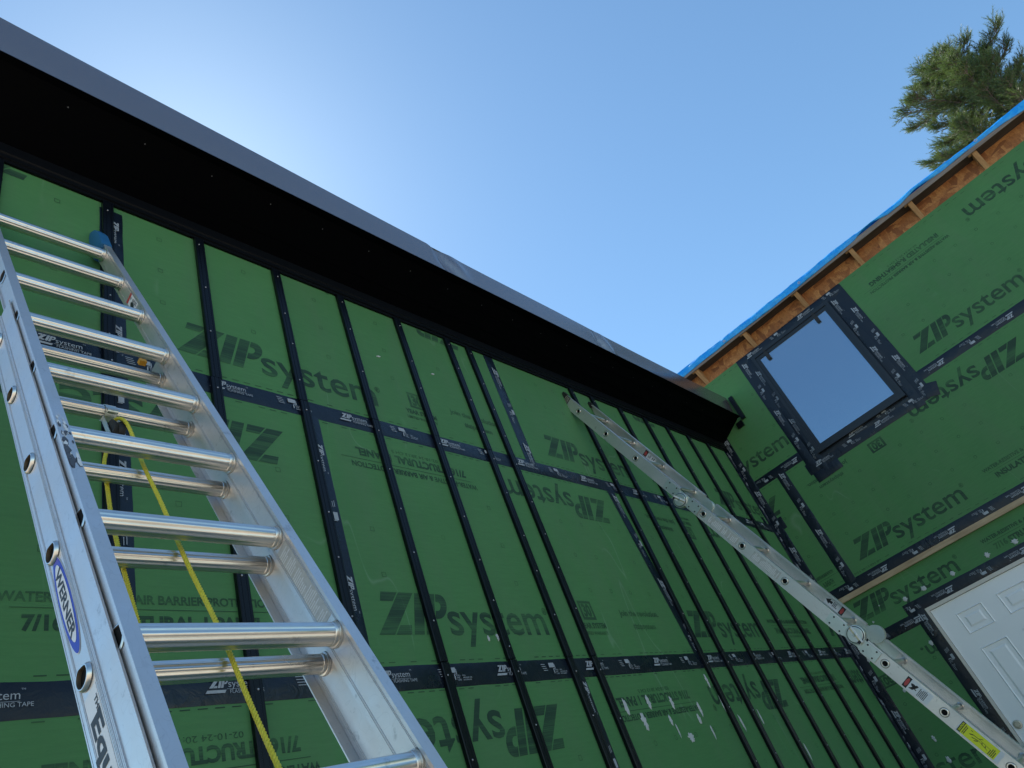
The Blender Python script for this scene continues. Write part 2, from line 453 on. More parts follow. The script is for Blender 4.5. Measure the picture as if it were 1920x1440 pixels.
# soffit
b = MB()
def eaveY(x): return -.277-.036*max(0, -x/6.5)**1.6
def eaveE(x): return lerp2([(-9, 2.045), (-6.6, 2.027), (-5.2, 2.010), (-4.30, 2.0025), (-4.26, 1.9935), (-3.2, 1.9925), (-1.8, 1.990), (-.8, 1.996), (0, 2.006)], x)
def lerp2(tab, x):
    for (a, u_), (c, v_) in zip(tab, tab[1:]):
        if a <= x <= c: return u_+(v_-u_)*(x-a)/(c-a)
    return tab[0][1] if x < tab[0][0] else tab[-1][1]
N = 24; rows = []
for i in range(N+1):
    x = XL-.2+(-.006-XL+.2)*i/N
    rows.append([(x, eaveY(x)+.003, 3.168), (x, -.002, 3.022), (x, -.002, 3.036), (x, eaveY(x)+.003, 3.182)])
b.loft(rows, True, True, True)
for k in range(22):      # soffit screws
    x = -6.6+k*.31
    b.cur = 1
    c = Vector((x, eaveY(x)*.78, 3.022+.146*.78)); nr = Vector((0, -.44, -1)).normalized(); a1 = Vector((1, 0, 0)); a2 = nr.cross(a1)
    b.poly([c+nr*.0015+a1*.0032*math.cos(t_*math.pi/3)+a2*.0032*math.sin(t_*math.pi/3) for t_ in range(6)])
b.cur = 0
for k in (.35, .68):     # shallow panel grooves along the soffit
    yy = -.28*k; zz = 3.022+.146*k
    b.box((XL, yy-.002, zz-.0045), (-.02, yy+.002, zz+.004))
b.build("soffit", [M['soffit'], mat_plain('dull_screw', (.10, .10, .11), .5)], wing)
# trim under the soffit
b = MB()
b.prism([(0, 2.934), (-.012, 2.934), (-.012, 2.95), (-.02, 2.953), (-.02, 2.974), (-.026, 2.978), (-.026, 3.034), (0, 3.034)], lambda p, t_: (t_, p[0], p[1]), XL, -.012)
b.build("frieze_trim", M['trim'], wing)
# fascia: bent sheet in three overlapping lengths
def fascia_piece(x0, x1, proud, dents):
    b = MB(); b.smooth = True
    N = int((x1-x0)/.03); K = 14; rows = []
    for i in range(N+1):
        x = x0+(x1-x0)*i/N; row = []
        ztop = eaveE(x)*(2.0099+eaveY(x)-proud-.028)
        y0 = eaveY(x)
        for k in range(K+1):
            tt = k/K; z = 3.166+(ztop-3.166)*tt
            y = y0-proud-.028*tt-.004*math.sin(math.pi*tt)+noise.noise((x*1.2, z*3, 2))*.0025
            for dx, dz, sx, amp in dents:
                q = (x-dx-(z-dz)*-.55)/sx; w = (z-dz)/.085
                y += amp*math.exp(-q*q-w*w)
            row.append(b.vert((x, y, z)))
        row.append(b.vert((x, eaveY(x)-proud-.026, ztop+.002))); row.append(b.vert((x, .1, ztop-.1)))
        rows.append(row)
    for i in range(len(rows)-1):
        for k in range(len(rows[0])-1):
            b.smooth = k < K
            b.face((rows[i][k], rows[i+1][k], rows[i+1][k+1], rows[i][k+1]))
    b.smooth = False
    for i in range(len(rows)-1):   # bottom return under the eave
        pass
    return b
for args in ((XL-.2, -4.27, .004, []), (-4.29, -.0355, 0, [(-4.16, 3.28, .05, .022), (-4.04, 3.27, .07, -.015), (-2.44, 3.28, .035, .018), (-2.34, 3.27, .05, -.012)])):
    fascia_piece(*args).build("fascia", M['fascia'], wing)
b = MB(); b.box((XL-.2, -.325, 3.160), (-.036, -.2, 3.1655)); b.build("drip_lip", M['soffit'], wing)
b = MB()   # end trim against the taller wall
b.box((-.034, -.362, 3.128), (-.004, -.318, 3.408)); b.box((-.03, -.31, 3.066), (-.004, -.238, 3.127))
b.build("end_flashing", M['black'], wing)

# furring strips
strips = [-6.452, -6.045, -5.640, -5.232, -4.833, -4.431, -4.024, -3.826, -2.722, -2.443, -2.039, -1.647, -1.264, -.877, -.474]
def strip(x, z0, z1, seed):
    rnd = random.Random(seed)
    b = MB(); w = .043; th = .0185
    prof = [(-w/2, 0), (-w/2, -th+.002), (-w/2+.003, -th), (-.012, -th), (-.011, -th+.0015), (-.008, -th+.0015), (-.007, -th), (.007, -th), (.008, -th+.0015), (.011, -th+.0015), (.012, -th), (w/2-.003, -th), (w/2, -th+.002), (w/2, 0)]
    j0 = rnd.uniform(-.003, .003); j1 = rnd.uniform(-.003, .003)
    b.prism(prof, lambda p, t_: (x+p[0]+(j0 if t_ == z0 else j1), p[1]-.003, t_), z0, z1)
    b.cur = 1; z = z1-.05-rnd.uniform(0, .02)
    while z > z0+.03:
        cx = x+rnd.uniform(-.004, .004)
        b.loft([[(cx+r*math.cos(k*math.pi/4), y, z+r*math.sin(k*math.pi/4)) for k in range(8)] for r, y in ((.0036, -th-.0032), (.0033, -th-.005), (.002, -th-.006))], True, False, True)
        z -= rnd.uniform(.2, .31)
    return b.build("furring_strip", [M['black'], M['screw']], wing)
for i, x in enumerate(strips):
    if x > -6.5: strip(x, 2.0575+random.uniform(-.002, .002), 2.932, i)
    strip(x, .8555+random.uniform(-.001, .001), 2.054, i+40)
    strip(x+random.uniform(-.002, .002), -1.2, .8520, i+80)

# seam tapes on the wing
tape(PA, (-6.59, 2.0272), (-.02, 2.0272), .092, wing, phase=(-5.655+6.59) % .625, seed=1)
tape(PA, (-6.59, .808), (-.02, .808), .092, wing, phase=(-5.785+6.59) % .625, seed=2)
tape(PA, (-6.59, -.411), (-.02, -.411), .092, wing, phase=.2, seed=3)
tape(PA, (-6.025, 2.90), (-6.025, .75), .092, wing, phase=.07, seed=4, layer=1)
tape(PA, (-3.627, 2.935), (-3.637, 2.02), .09, wing, phase=.12, seed=5, layer=1)
tape(PA, (-5.207, 1.995), (-5.207, .84), .09, wing, phase=.16, seed=6, layer=1)
tape(PA, (-3.992, .775), (-4.01, -.4), .09, wing, phase=.03, seed=7, layer=1)
tape(PA, (-2.845, 2.0), (-2.735, .79), .085, wing, phase=.05, seed=8, layer=1)
tape(PA, (-.045, 2.95), (-.045, -1.2), .085, wing, phase=.05, seed=9, layer=2, name="corner_tape")
tape(PA, (-.16, 2.14), (-.16, 2.05), .06, wing, prints=False, seed=10, layer=2)

# printing on the wing
def pr(nm, shapes, mat='ink', parent=None, plane=PA): return print_obj(nm, plane, shapes, parent or shA, mat)
for a, z in ((-5.784, 2.172), (-3.414, 2.165), (-1.0, 2.16), (-5.105, .974), (-2.669, .952), ): pr("printed_logo", [logo_at(a, z)])
pr("printed_logo", [([(x*.178-.237, y*.178+.952) for x, y in ZIP[0][:8]], [f for f in ZIP[1] if max(f) < 8])])
for a, z in ((-5.36, 1.862), (-2.989, 1.886), (-.57, 1.88), (-4.219, .658), (-1.81, .656), (-3.87, 3.055), (-6.30, 3.055), (-1.44, 3.055)): pr("printed_logo", [logo_inv(a, z)])
pr("printed_logo", [inv_text("stem", -.42, -.12, .655, .15, .012)])
W_, S_ = "WATER-RESISTIVE & AIR BARRIER PROTECTION", "7/16 STRUCTURAL 1 PANEL"
def stamp(a, z, inv=False, w=.80, plane=PA, parent=None, s=S_, mat='ink'):
    if not inv: sh = [text_shape(W_, a, a+w, z+.093, .028, .03), rect(a+.03, z+.074, a+w+.05, z+.0765), text_shape(s, a+.06, a+w-.04, z+.012, .042, .045), text_shape("02-10-24 20:13 CH 5", a+.28, a+.58, z-.02, .018, .0)]
    else: sh = [inv_text(W_, a, a+w, z-.093, .028, .03), rect(a-.05, z-.0765, a+w-.03, z-.074), inv_text(s, a+.04, a+w-.06, z-.012, .042, .045), inv_text("02-10-24 20:13 CH 5", a+.26, a+.56, z+.02, .018, .0)]
    pr("printed_text", sh, mat, parent, plane)
stamp(-6.33, .978); stamp(-1.44, .965); stamp(-2.17, 2.18); stamp(-5.03, 1.882, True); stamp(-6.25, .662, True); stamp(-3.81, .662, True); stamp(-1.47, .655, True)
def warranty(a, z, inv=False, plane=PA, parent=None):
    if not inv: sh = box30(a+.045, z+.08, .115, .106)+[text_shape("YEAR SYSTEM", a, a+.22, z+.035, .028, .045), text_shape("LIMITED WARRANTY", a, a+.215, z, .017, .03)]
    else: sh = box30(a+.06, z-.186, .115, .106, True)+[inv_text("YEAR SYSTEM", a, a+.22, z-.035, .028, .045), inv_text("LIMITED WARRANTY", a, a+.215, z, .017, .03)]
    pr("printed_text", sh[:-2], 'ink_faint', parent, plane)
    for q_ in sh[-2:]: pr("printed_text", [q_], 'ink_faint', parent, plane)
warranty(-4.58, 2.155); warranty(-3.805, .972); warranty(-2.06, 1.90, True)
def join(a, z, inv=False, plane=PA, parent=None, w=.41):
    if not inv: sh = [text_shape("Join the revolution.", a, a+w, z+.075, .034, .03), text_shape("#zipsystem", a+.09, a+w-.09, z, .032, .03)]
    else: sh = [inv_text("Join the revolution.", a, a+w, z-.0, .034, .03), inv_text("#zipsystem", a+.09, a+w-.09, z-.075, .032, .03)]
    for q_ in sh: pr("printed_text", [q_], 'ink_faint', parent, plane)
join(-4.23, 2.205); join(-3.405, 1.005); join(-2.52, 1.85, True)
def into_sheathing(sheet, plane, shapes, mat, off=.0012):
    """surface pattern becomes part of the sheathing's own mesh"""
    me = sheet.data; bm_ = bmesh.new(); bm_.from_mesh(me)
    if mat.name not in [m_.name for m_ in me.materials]: me.materials.append(mat)
    mi = [m_.name for m_ in me.materials].index(mat.name)
    inv = world_of(sheet).inverted()
    for vs_, fs_ in shapes:
        vv = [bm_.verts.new(Vector(plane(p[0], p[1], off))) for p in vs_]
        for f in fs_:
            try: fc = bm_.faces.new([vv[i] for i in f]); fc.material_index = mi
            except ValueError: pass
    bm_.to_mesh(me); bm_.free()
def shB_name(): return globals().get('shB')
def marks(plane, parent, a0, a1, zs, da=.2032, skip=None):
    sh = []; k = 0; a = a0
    while a < a1:
        for z in zs:
            if skip and skip(a, z): continue
            jx = random.uniform(-.004, .004); jz = random.uniform(-.004, .004)
            if random.random() < .12: continue
            sh.append(ring2(a+jx, z+jz, .0125 if k % 2 == 0 else .015, .0026, 14 if k % 2 == 0 else 4, math.pi/4))
        a += da; k += 1
    into_sheathing(parent, plane, sh, M['ink'] if parent is shB_name() else M['ink_faint'])
zz = [2.83-.2045*k for k in range(5)]
marks(PA, shA, -6.434, -.1, [2.83, 2.622, 2.419]+[1.66, 1.44, 1.228]+[.43, .22, .02, -.18], skip=None)
for a, z in ((-5.78, .745), ): pass
# dash marks along the panel edges
sh = []
for z in (2.086, 1.968, .866, .752):
    a = -6.6
    while a < -.1:
        if random.random() < .7: sh.append(rect(a, z, a+.03, z+.0035))
        a += .052
into_sheathing(shA, PA, sh, M['ink'])
def splats(plane, pts, parent, name="sealant_splatter"):
    b = MB(); rnd = random.Random(5)
    for a, z, s_, el, tilt in pts:
        s_ *= 1.3 if plane is PA else .95
        n_ = 26; ph = rnd.uniform(0, 9); c = b.vert(plane(a, z, .004)); ring = []; ring2_ = []
        for k in range(n_):
            t_ = 2*math.pi*k/n_; r = s_*(1+.28*noise.noise((ph+math.cos(t_)*2.6, math.sin(t_)*2.6, 0))*2.4)
            x = r*math.cos(t_); y = r*el*math.sin(t_); x, y = x*math.cos(tilt)-y*math.sin(tilt), x*math.sin(tilt)+y*math.cos(tilt)
            ring.append(b.vert(plane(a+x*.75, z+y*.75, .004))); ring2_.append(b.vert(plane(a+x, z+y, .0012)))
        for k in range(n_):
            b.face((c, ring[k], ring[(k+1) % n_])); b.face((ring[k], ring2_[k], ring2_[(k+1) % n_], ring[(k+1) % n_]))
    me = parent.data; me.materials.append(M['splat']); mi = len(me.materials)-1
    bm_ = bmesh.new(); bm_.from_mesh(me); vv = [bm_.verts.new(p) for p in b.v]
    for f in b.f:
        fc = bm_.faces.new([vv[q] for q in f]); fc.material_index = mi
    bm_.to_mesh(me); bm_.free()
S_A = [(-3.711, .604, .011, 2.6, 0), (-3.5, .617, .012, 2.2, 0), (-3.281, .6, .011, 2.2, 0), (-3.606, .532, .014, 2.4, 0), (-3.367, .517, .009, 2.2, 0), (-3.242, .42, .02, .9, 0), (-3.024, .544, .009, 3, 0), (-3.08, .495, .012, 1.6, 0), (-2.791, .692, .008, 4, 0), (-2.74, .55, .006, 6, 0), (-2.62, .44, .007, 5, .1), (-2.35, .45, .005, 6, 0),
       (-4.52, .955, .006, 1.6, 0), (-4.46, .96, .006, 1.9, 0), (-4.66, 2.55, .012, .35, .2), (-4.26, 2.56, .012, .35, .2), (-3.0, .42, .005, 5, 0), (-3.34, .46, .004, 6, 0), (-1.95, .2, .006, 6, 0), (-2.0, .05, .008, 5, 0)]
splats(PA, S_A, shA)

# ================================================================== MAIN HOUSE (right wall)
house = thing("main_house", "taller green sheathed house wall with black window, white door and bare rafters", "house", (0, -2.5, GZ))
b = MB(); b.box((0, -8, 1.215), (.16, 5, 3.70)); b.box((.012, -8, -1.27), (.16, -.0, 1.215)); b.box((.012, 0.0, -1.27), (.16, 5, 1.215))
shB = b.build("wall_sheathing", M['green'], house)
b = MB(); b.box((.02, -8, GZ-.3), (.2, 5, -1.272)); b.build("foundation", M['concrete'], house)
b = MB(); b.box((.16, -8, GZ-.2), (7, -7.85, 2.6)); b.box((6.85, -7.85, GZ-.2), (7, 4.9, 2.2)); b.box((.16, 4.85, GZ-.2), (6.85, 5, 2.6)); b.build("side_wall", M['green'], house)
def PB2(a, z, off): return PB(a, z, off-.012)      # the lower storey sits slightly back
b = MB(); b.box((0.004, -8, 3.70), (.02, 5, 3.862)); b.build("osb_band", M['osb'], house)
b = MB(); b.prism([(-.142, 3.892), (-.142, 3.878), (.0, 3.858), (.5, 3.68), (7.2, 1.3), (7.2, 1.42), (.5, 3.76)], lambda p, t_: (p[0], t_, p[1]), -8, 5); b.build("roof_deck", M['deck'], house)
for k in range(13):
    y = 1.0-.62*k-.0+(-.2+.0)*0
    y = -.197-.635*(k-2)
    b = MB()
    b.prism([(0.0, 3.700), (-.128, 3.840), (-.128, 3.8785), (.0035, 3.859), (.0035, 3.700)], lambda p, t_: (p[0], t_, p[1]), y-.042, y)
    b.build("rafter", M['wood'], house)
    b = MB(); b.box((-.136, y+.0005, 3.845), (-.10, y+.032, 3.878)); b.build("rafter_cleat", M['wood'], house)
b = MB(); b.box((-.152, -8, 3.842), (-.1425, 5, 3.892)); b.build("fascia_board", M['wood_grey'], house)
b = MB(); b.box((-.024, -8, 1.168), (-.0005, -.02, 1.2125)); b.box((-.0005, -8, 1.171), (.0118, -.02, 1.2145)); b.build("ledge_board", M['ledge'], house)

# tapes
tape(PB, (0.02, 1.2585), (7.9, 1.2585), .095, house, phase=.36, seed=21, flip=True)
tape(PB, (0.02, 2.478), (.60, 2.478), .095, house, phase=.05, seed=22, flip=True)
tape(PB, (1.84, 2.478), (7.9, 2.478), .095, house, phase=.20, seed=23, flip=True)
tape(PB, (.337, 2.46), (.337, 1.27), .098, house, phase=.02, seed=24, layer=1)
tape(PB, (.040, 3.1), (.040, 1.2), .075, house, phase=.05, seed=25, layer=2, name="corner_tape")
tape(PB2, (.040, 1.16), (.040, -1.2), .085, house, phase=.25, seed=26, layer=2, name="corner_tape")
tape(PB, (.07, 2.10), (.07, 1.98), .09, house, prints=False, seed=27, layer=1)
tape(PB2, (.03, .80), (.69, .80), .095, house, phase=.04, seed=28, flip=True)
tape(PB2, (.575, .885), (1.72, .885), .095, house, phase=.1, seed=29, layer=1, flip=True, name="flashing_tape")
tape(PB2, (.665, .875), (.665, -1.2), .098, house, phase=.06, seed=30, layer=2, name="flashing_tape")
tape(PB2, (1.725, .875), (1.725, -1.2), .098, house, phase=.06, seed=31, layer=2, name="flashing_tape")
# window flashing: two overlapping runs per side
tape(PB, (.57, 2.32), (1.80, 2.32), .115, house, phase=.1, seed=33, layer=1, name="flashing_tape")
tape(PB, (.66, 2.375), (1.74, 2.375), .07, house, phase=.4, seed=34, layer=2, name="flashing_tape")
tape(PB, (.642, 3.70), (.642, 2.27), .105, house, phase=.08, seed=35, layer=3, name="flashing_tape")
tape(PB, (.715, 3.68), (.715, 2.20), .075, house, phase=.22, seed=36, layer=4, name="flashing_tape")
tape(PB, (1.795, 3.69), (1.795, 2.27), .105, house, phase=.3, seed=37, layer=3, name="flashing_tape")
tape(PB, (1.70, 3.68), (1.70, 2.24), .09, house, phase=.1, seed=38, layer=4, name="flashing_tape")
tape(PB, (.60, 3.655), (1.84, 3.655), .085, house, phase=.12, seed=39, layer=5, name="flashing_tape")
tape(PB, (.595, 2.215), (.86, 2.225), .10, house, prints=False, seed=40, layer=4, name="flashing_tape")
tape(PB, (1.74, 2.36), (1.90, 2.30), .13, house, prints=False, seed=41, layer=5, name="flashing_tape")

# window
win = MB().build("window", M['winframe'], house) if False else None
b = MB()
def ringbox(b, a0, a1, z0, z1, w, x0, x1):
    b.box((x0, -a1, z0), (x1, -a0, z0+w)); b.box((x0, -a1, z1-w), (x1, -a0, z1))
    b.box((x0, -a0-w, z0+w), (x1, -a0, z1-w)); b.box((x0, -a1, z0+w), (x1, -a1+w, z1-w))
ringbox(b, .745, 1.662, 2.392, 3.612, .034, -.046, -.0065)
ringbox(b, .779, 1.628, 2.426, 3.578, .036, -.036, -.0066)
win = b.build("window", M['winframe'], house)
b = MB(); b.box((-.026, -1.594, 2.459), (-.0068, -.812, 3.544)); b.build("pane", M['glass'], win)
for a in (.90, 1.485):
    b = MB(); b.box((-.05, -a-.018, 3.472), (-.0365, -a+.018, 3.56)); b.box((-.05, -a-.012, 3.56), (-.0462, -a+.012, 3.60)); b.build("clip", M['rubber'], win)

# door
b = MB(); xo = .0112
b.box((-.028, -1.665, .806), (xo, -.722, .834)); b.box((-.028, -.744, -1.24), (xo, -.722, .806)); b.box((-.028, -1.665, -1.24), (xo, -1.643, .806))
door = b.build("door", M['cream'], house)
# slab with raised panels
D0, D1, DZ0, DZ1 = .747, 1.640, -1.22, .803
b = MB(); xs = -.012
def Pd(a, z, d): return (xs-d, -a, z)
cols_ = ((.893, 1.107), (1.228, 1.456)); rws = ((.53, .70), (-.32, .418), (-1.02, -.5))
A_ = sorted({D0, D1, *[q for c in cols_ for q in c]}); Z_ = sorted({DZ0, DZ1, *[q for r in rws for q in r]})
for i in range(len(A_)-1):
    for j in range(len(Z_)-1):
        a0, a1, z0, z1 = A_[i], A_[i+1], Z_[j], Z_[j+1]
        if (a0, a1) in cols_ and (z0, z1) in rws:
            prev = (a0, a1, z0, z1, 0)
            for ins, dep in ((.006, .005), (.016, -.009), (.030, -.009), (.055, .002)):
                cur = (a0+ins, a1-ins, z0+ins, z1-ins, dep)
                P0_ = [Pd(prev[0], prev[2], prev[4]), Pd(prev[1], prev[2], prev[4]), Pd(prev[1], prev[3], prev[4]), Pd(prev[0], prev[3], prev[4])]
                P1_ = [Pd(cur[0], cur[2], cur[4]), Pd(cur[1], cur[2], cur[4]), Pd(cur[1], cur[3], cur[4]), Pd(cur[0], cur[3], cur[4])]
                for k in range(4): b.poly([P0_[k], P0_[(k+1) % 4], P1_[(k+1) % 4], P1_[k]])
                prev = cur
            b.poly(P1_)
        else: b.poly([Pd(a0, z0, 0), Pd(a1, z0, 0), Pd(a1, z1, 0), Pd(a0, z1, 0)])
b.box((xs+.004, -D1, DZ0), (xs+.022, -D0, DZ1))
b.build("door_slab", M['white'], door)
def knob(z, r, ln, nm):
    b = MB(); b.smooth = True; rings = []
    for rr, x in ((r, 0), (r, -.007), (r*.93, -.010), (r*.66, -.0105), (r*.62, -.0065), (r*.56, -.0065), (r*.53, -.013), (r*.14, -.013), (r*.12, -.011), (.001, -.011)) if ln < .03 else ((r, 0), (r, -.006), (r*.9, -.010), (r*.55, -.012), (r*.5, -ln*.6), (r*.85 if ln > .03 else r*.45, -ln*.75), (r*.8 if ln > .03 else r*.4, -ln), (.001, -ln-.003)):
        rings.append([(xs+x, -.79+rr*math.cos(k*math.pi/12), z+rr*math.sin(k*math.pi/12)) for k in range(24)])
    b.loft(rings, True, False, True); return b.build(nm, M['metal_grey'], door)
knob(-.121, .031, .022, "deadbolt"); knob(-.262, .032, .065, "door_knob")
b = MB(); b.box((xs-.03, -1.642, -1.262), (xs+.02, -.745, -1.222)); b.build("threshold", M['metal_grey'], door)

# printing on the main house
prB = lambda nm, sh, mat='ink', pl=PB: pr(nm, sh, mat, shB, pl)
prB("printed_logo", [logo_at(1.965, 2.642, .172)]); prB("printed_logo", [logo_at(.498, 1.403)]); prB("printed_logo", [logo_at(.188, .967, .165)], 'ink', PB2)
prB("printed_logo", [text_shape("ystem", .035, .575, 2.645, .155, .012)]); prB("printed_logo", [logo_inv(2.60, 2.30)]); prB("printed_logo", [logo_inv(4.03, 3.53)])
prB("printed_logo", [([(.185-x*.178, 2.30-y*.178) for x, y in ZIP[0][:8]], [f for f in ZIP[1] if max(f) < 8])])
prB("printed_logo", [logo_at(2.62, .967, .165)], 'ink', PB2); prB("printed_logo", [logo_at(2.93, 1.403)])
stamp(2.0, 3.512, True, .80, PB, shB, "INSULATED R-SHEATHING"); stamp(1.73, 1.415, False, .80, PB, shB, "INSULATED R-SHEATHING"); stamp(1.38, .965, False, .80, PB2, shB)
stamp(3.3, 2.65, False, .8, PB, shB); stamp(.05, 1.27+.07, False, .20, PB, shB, "R-SHEATH", 'ink_faint')
prB("printed_text", box30(1.135, 2.125, .14, .10, True), 'ink'); join(.485, 2.213, True, PB, shB, .43)
prB("printed_text", [inv_text("m.", .50, .66, .60, .11, .012)], 'ink', PB2)
prB("printed_text", box30(.08, .45, .12, .10, True), 'ink', PB2)
prB("printed_text", [text_shape("stem", .09, .55, -.25, .15, .012)], 'ink', PB2)
marks(PB, shB, .137, 4.2, [3.29, 3.09, 2.885, 2.06, 1.858, 1.655], skip=lambda a, z: (.55 < a < 1.9 and z > 2.2) or (.28 < a < .39))
marks(PB2, shB, .15, .6, [.70-.2, .3, .1, -.1, -.3])
sh = []
for z in (3.66, 2.545, 2.41, 1.33):
    a = .1
    while a < 4.2:
        if random.random() < .65 and not (.55 < a < 1.9 and z > 2.2): sh.append(rect(a, z, a+.035, z+.003))
        a += .075
into_sheathing(shB, PB, sh, M['ink'])
splats(PB2, [(.805, .975, .022, .9, 0), (1.059, .973, .02, 1, 0), (1.357, .974, .022, 1, 0), (1.579, .964, .024, .9, 0), (.63, .972, .02, 1, 0), (.04, .604, .02, 1.2, .2), (.04, .424, .014, 1.5, 0), (.207, .382, .018, .8, .3), (.197, .007, .012, 2.2, .1), (.205, -.156, .014, 1.8, 0), (.603, .602, .016, 1.4, 0), (.10, .70, .03, .6, .4), (.30, .93, .01, 1, 0), (.42, 1.02, .006, 1, 0)], shB)

# ------------------------------------------------------------------ tarp on the main roof
def lerp(tab, x):
    for (a, u_), (c, v_) in zip(tab, tab[1:]):
        if a >= x >= c: return u_+(v_-u_)*(a-x)/(a-c)
    return tab[0][1] if x > tab[0][0] else tab[-1][1]
TOP = [(5, 3.94), (-.1, 3.949), (-.85, 3.934), (-1.78, 3.930), (-2.0, 3.941), (-2.28, 3.926), (-2.65, 3.919), (-2.8, 3.936), (-3.12, 3.931), (-3.47, 3.917), (-3.68, 3.93), (-3.92, 3.927), (-8, 3.93)]
BOT = [(5, 3.86), (-.08, 3.866), (-.83, 3.868), (-1.09, 3.858), (-1.53, 3.857), (-1.84, 3.866), (-1.95, 3.864), (-2.2, 3.880), (-2.3, 3.908), (-2.36, 3.915), (-2.42, 3.909), (-2.56, 3.873), (-2.69, 3.872), (-2.85, 3.905), (-3.12, 3.878), (-3.33, 3.881), (-3.54, 3.878), (-3.71, 3.868), (-3.86, 3.844), (-4.5, 3.84), (-5.5, 3.87), (-8, 3.85)]
b = MB(); b.smooth = True; rows = []
N = 420; K = 9
for i in range(N+1):
    y = 4.9-12.8*i/N; tp = lerp(TOP, y)+noise.noise((y*7, 0, 0))*.004+noise.noise((y*25, 0, 0))*.002; bt = lerp(BOT, y)+noise.noise((y*5, 3, 0))*.004; row = []
    for k in range(K+1):
        tt = k/K; z = bt+(tp-bt)*tt
        x = -.160-.010*math.sin(tt*math.pi)+noise.noise((y*6, z*22, 1))*.009+abs(noise.noise((y*14+z*30, z*24, 4)))*.009
        row.append(b.vert((x, y, z)))
    row.append(b.vert((-.145, y, tp+.006+noise.noise((y*9, 7, 0))*.004)))
    row.append(b.vert((-.05, y, tp-.022+noise.noise((y*6, 9, 0))*.008)))
    for xx in (.5, 1.5, 3, 5, 6.9): row.append(b.vert((xx, y, 3.80-(xx-.5)*.355+abs(noise.noise((y*2, xx, 0)))*.03)))
    rows.append(row)
for i in range(N):
    for k in range(len(rows[0])-1): b.face((rows[i][k], rows[i+1][k], rows[i+1][k+1], rows[i][k+1]))
tarp = b.build("tarp", M['tarp']); tag(tarp, "crumpled bright blue tarp draped over the roof edge above the rafters", "tarp")
md = tarp.modifiers.new("thickness", 'SOLIDIFY'); md.thickness = .0012
for y in (.28, -.65, -1.58, -3.46, -4.4, -5.3):
    b = MB(); b.smooth = True; z = lerp(BOT, y)+.022
    b.loft([[(-.178-.002*math.cos(t_*math.pi/3), y+(.011+.0035*math.sin(t_*math.pi/3))*math.cos(k*math.pi/8), z+(.011+.0035*math.sin(t_*math.pi/3))*math.sin(k*math.pi/8)) for k in range(16)] for t_ in range(7)])
    b.build("grommet", M['screw'], tarp)

# ================================================================== ladders
class Frame:
    def __init__(s, P0, ux, uy):
        s.o = Vector(P0); s.u = Vector((ux, uy, -math.sqrt(1-ux*ux-uy*uy)))
        s.n = s.u.cross(Vector((1, 0, 0))).normalized()
        if s.n.y > 0: s.n = -s.n
        s.x = s.n.cross(s.u)
        if s.x.x < 0: s.x = -s.x
    def P(s, x, u, n): return s.o+s.x*x+s.u*u+s.n*n
    def mb(s):
        b = MB(); m_ = Matrix.Identity(4)
        for i in range(3): m_[i][0] = s.x[i]; m_[i][1] = s.u[i]; m_[i][2] = s.n[i]; m_[i][3] = s.o[i]
        b.T = m_; return b
def rung_mb(F, x0, x1, u, n, r, collar=True, out0=.010, out1=.010, ridges=18, seg=108, flat=True):
    """hollow fluted rung lying along x, flared outside both rails"""
    b = F.mb(); b.smooth = True
    def ring(x, rr, fl=1.0, seg=seg):
        o = []
        for k in range(seg):
            a = 2*math.pi*k/seg
            q = rr+(.00075*math.cos(a*ridges) if fl else 0)
            cu, cn = q*math.cos(a), q*math.sin(a)
            # flattened tread on top: the direction facing up in the world
            w = (cu*-.917+cn*.397)
            if flat and w > rr*.78:
                e = w-rr*.78; cu += .917*e*.8; cn -= .397*e*.8
            o.append((x, u+cu, n+cn))
        return o
    L = []
    def bead(xc, s_):
        return [(xc-s_*.016, r, 1), (xc-s_*.0135, r, 0), (xc-s_*.0125, r+.0012, 0), (xc-s_*.0095, r+.0016, 0), (xc-s_*.0085, r+.0004, 0), (xc-s_*.0065, r+.0006, 0), (xc-s_*.0055, r+.0042, 0), (xc-s_*.0025, r+.0050, 0), (xc-s_*.0005, r+.0044, 0)]
    left = bead(x0, -1)[::-1]; right = bead(x1, 1)
    L = left+right if collar else [(x0, r, 1), (x1, r, 1)]
    b.loft([ring(x, rr, fl) for x, rr, fl in L])
    # flared outer ends with a dark bore
    for xe, s_, ext in ((x0, -1, out0), (x1, 1, out1)):
        if ext <= 0: continue
        web = .004
        b.cur = 0
        pr_ = [(xe+s_*web, r+.0008), (xe+s_*(web+.001), r+.0042), (xe+s_*(web+ext*.55), r+.0034), (xe+s_*(web+ext), r+.0010), (xe+s_*(web+ext), r-.0008)]
        b.loft([ring(x, rr, 0, 48) for x, rr in pr_])
        b.cur = 2; b.loft([ring(x, rr, 0, 48) for x, rr in ((xe+s_*(web+ext), r-.0008), (xe+s_*(web+ext-.002), r-.0016), (xe+s_*(web+.0004), r-.0018))])
        b.cur = 1
        b.loft([ring(x, rr, 0, 48) for x, rr in ((xe+s_*(web+.0004), r-.0018), (xe+s_*(web+.0003), r*.5))], True, False, True)
    return b

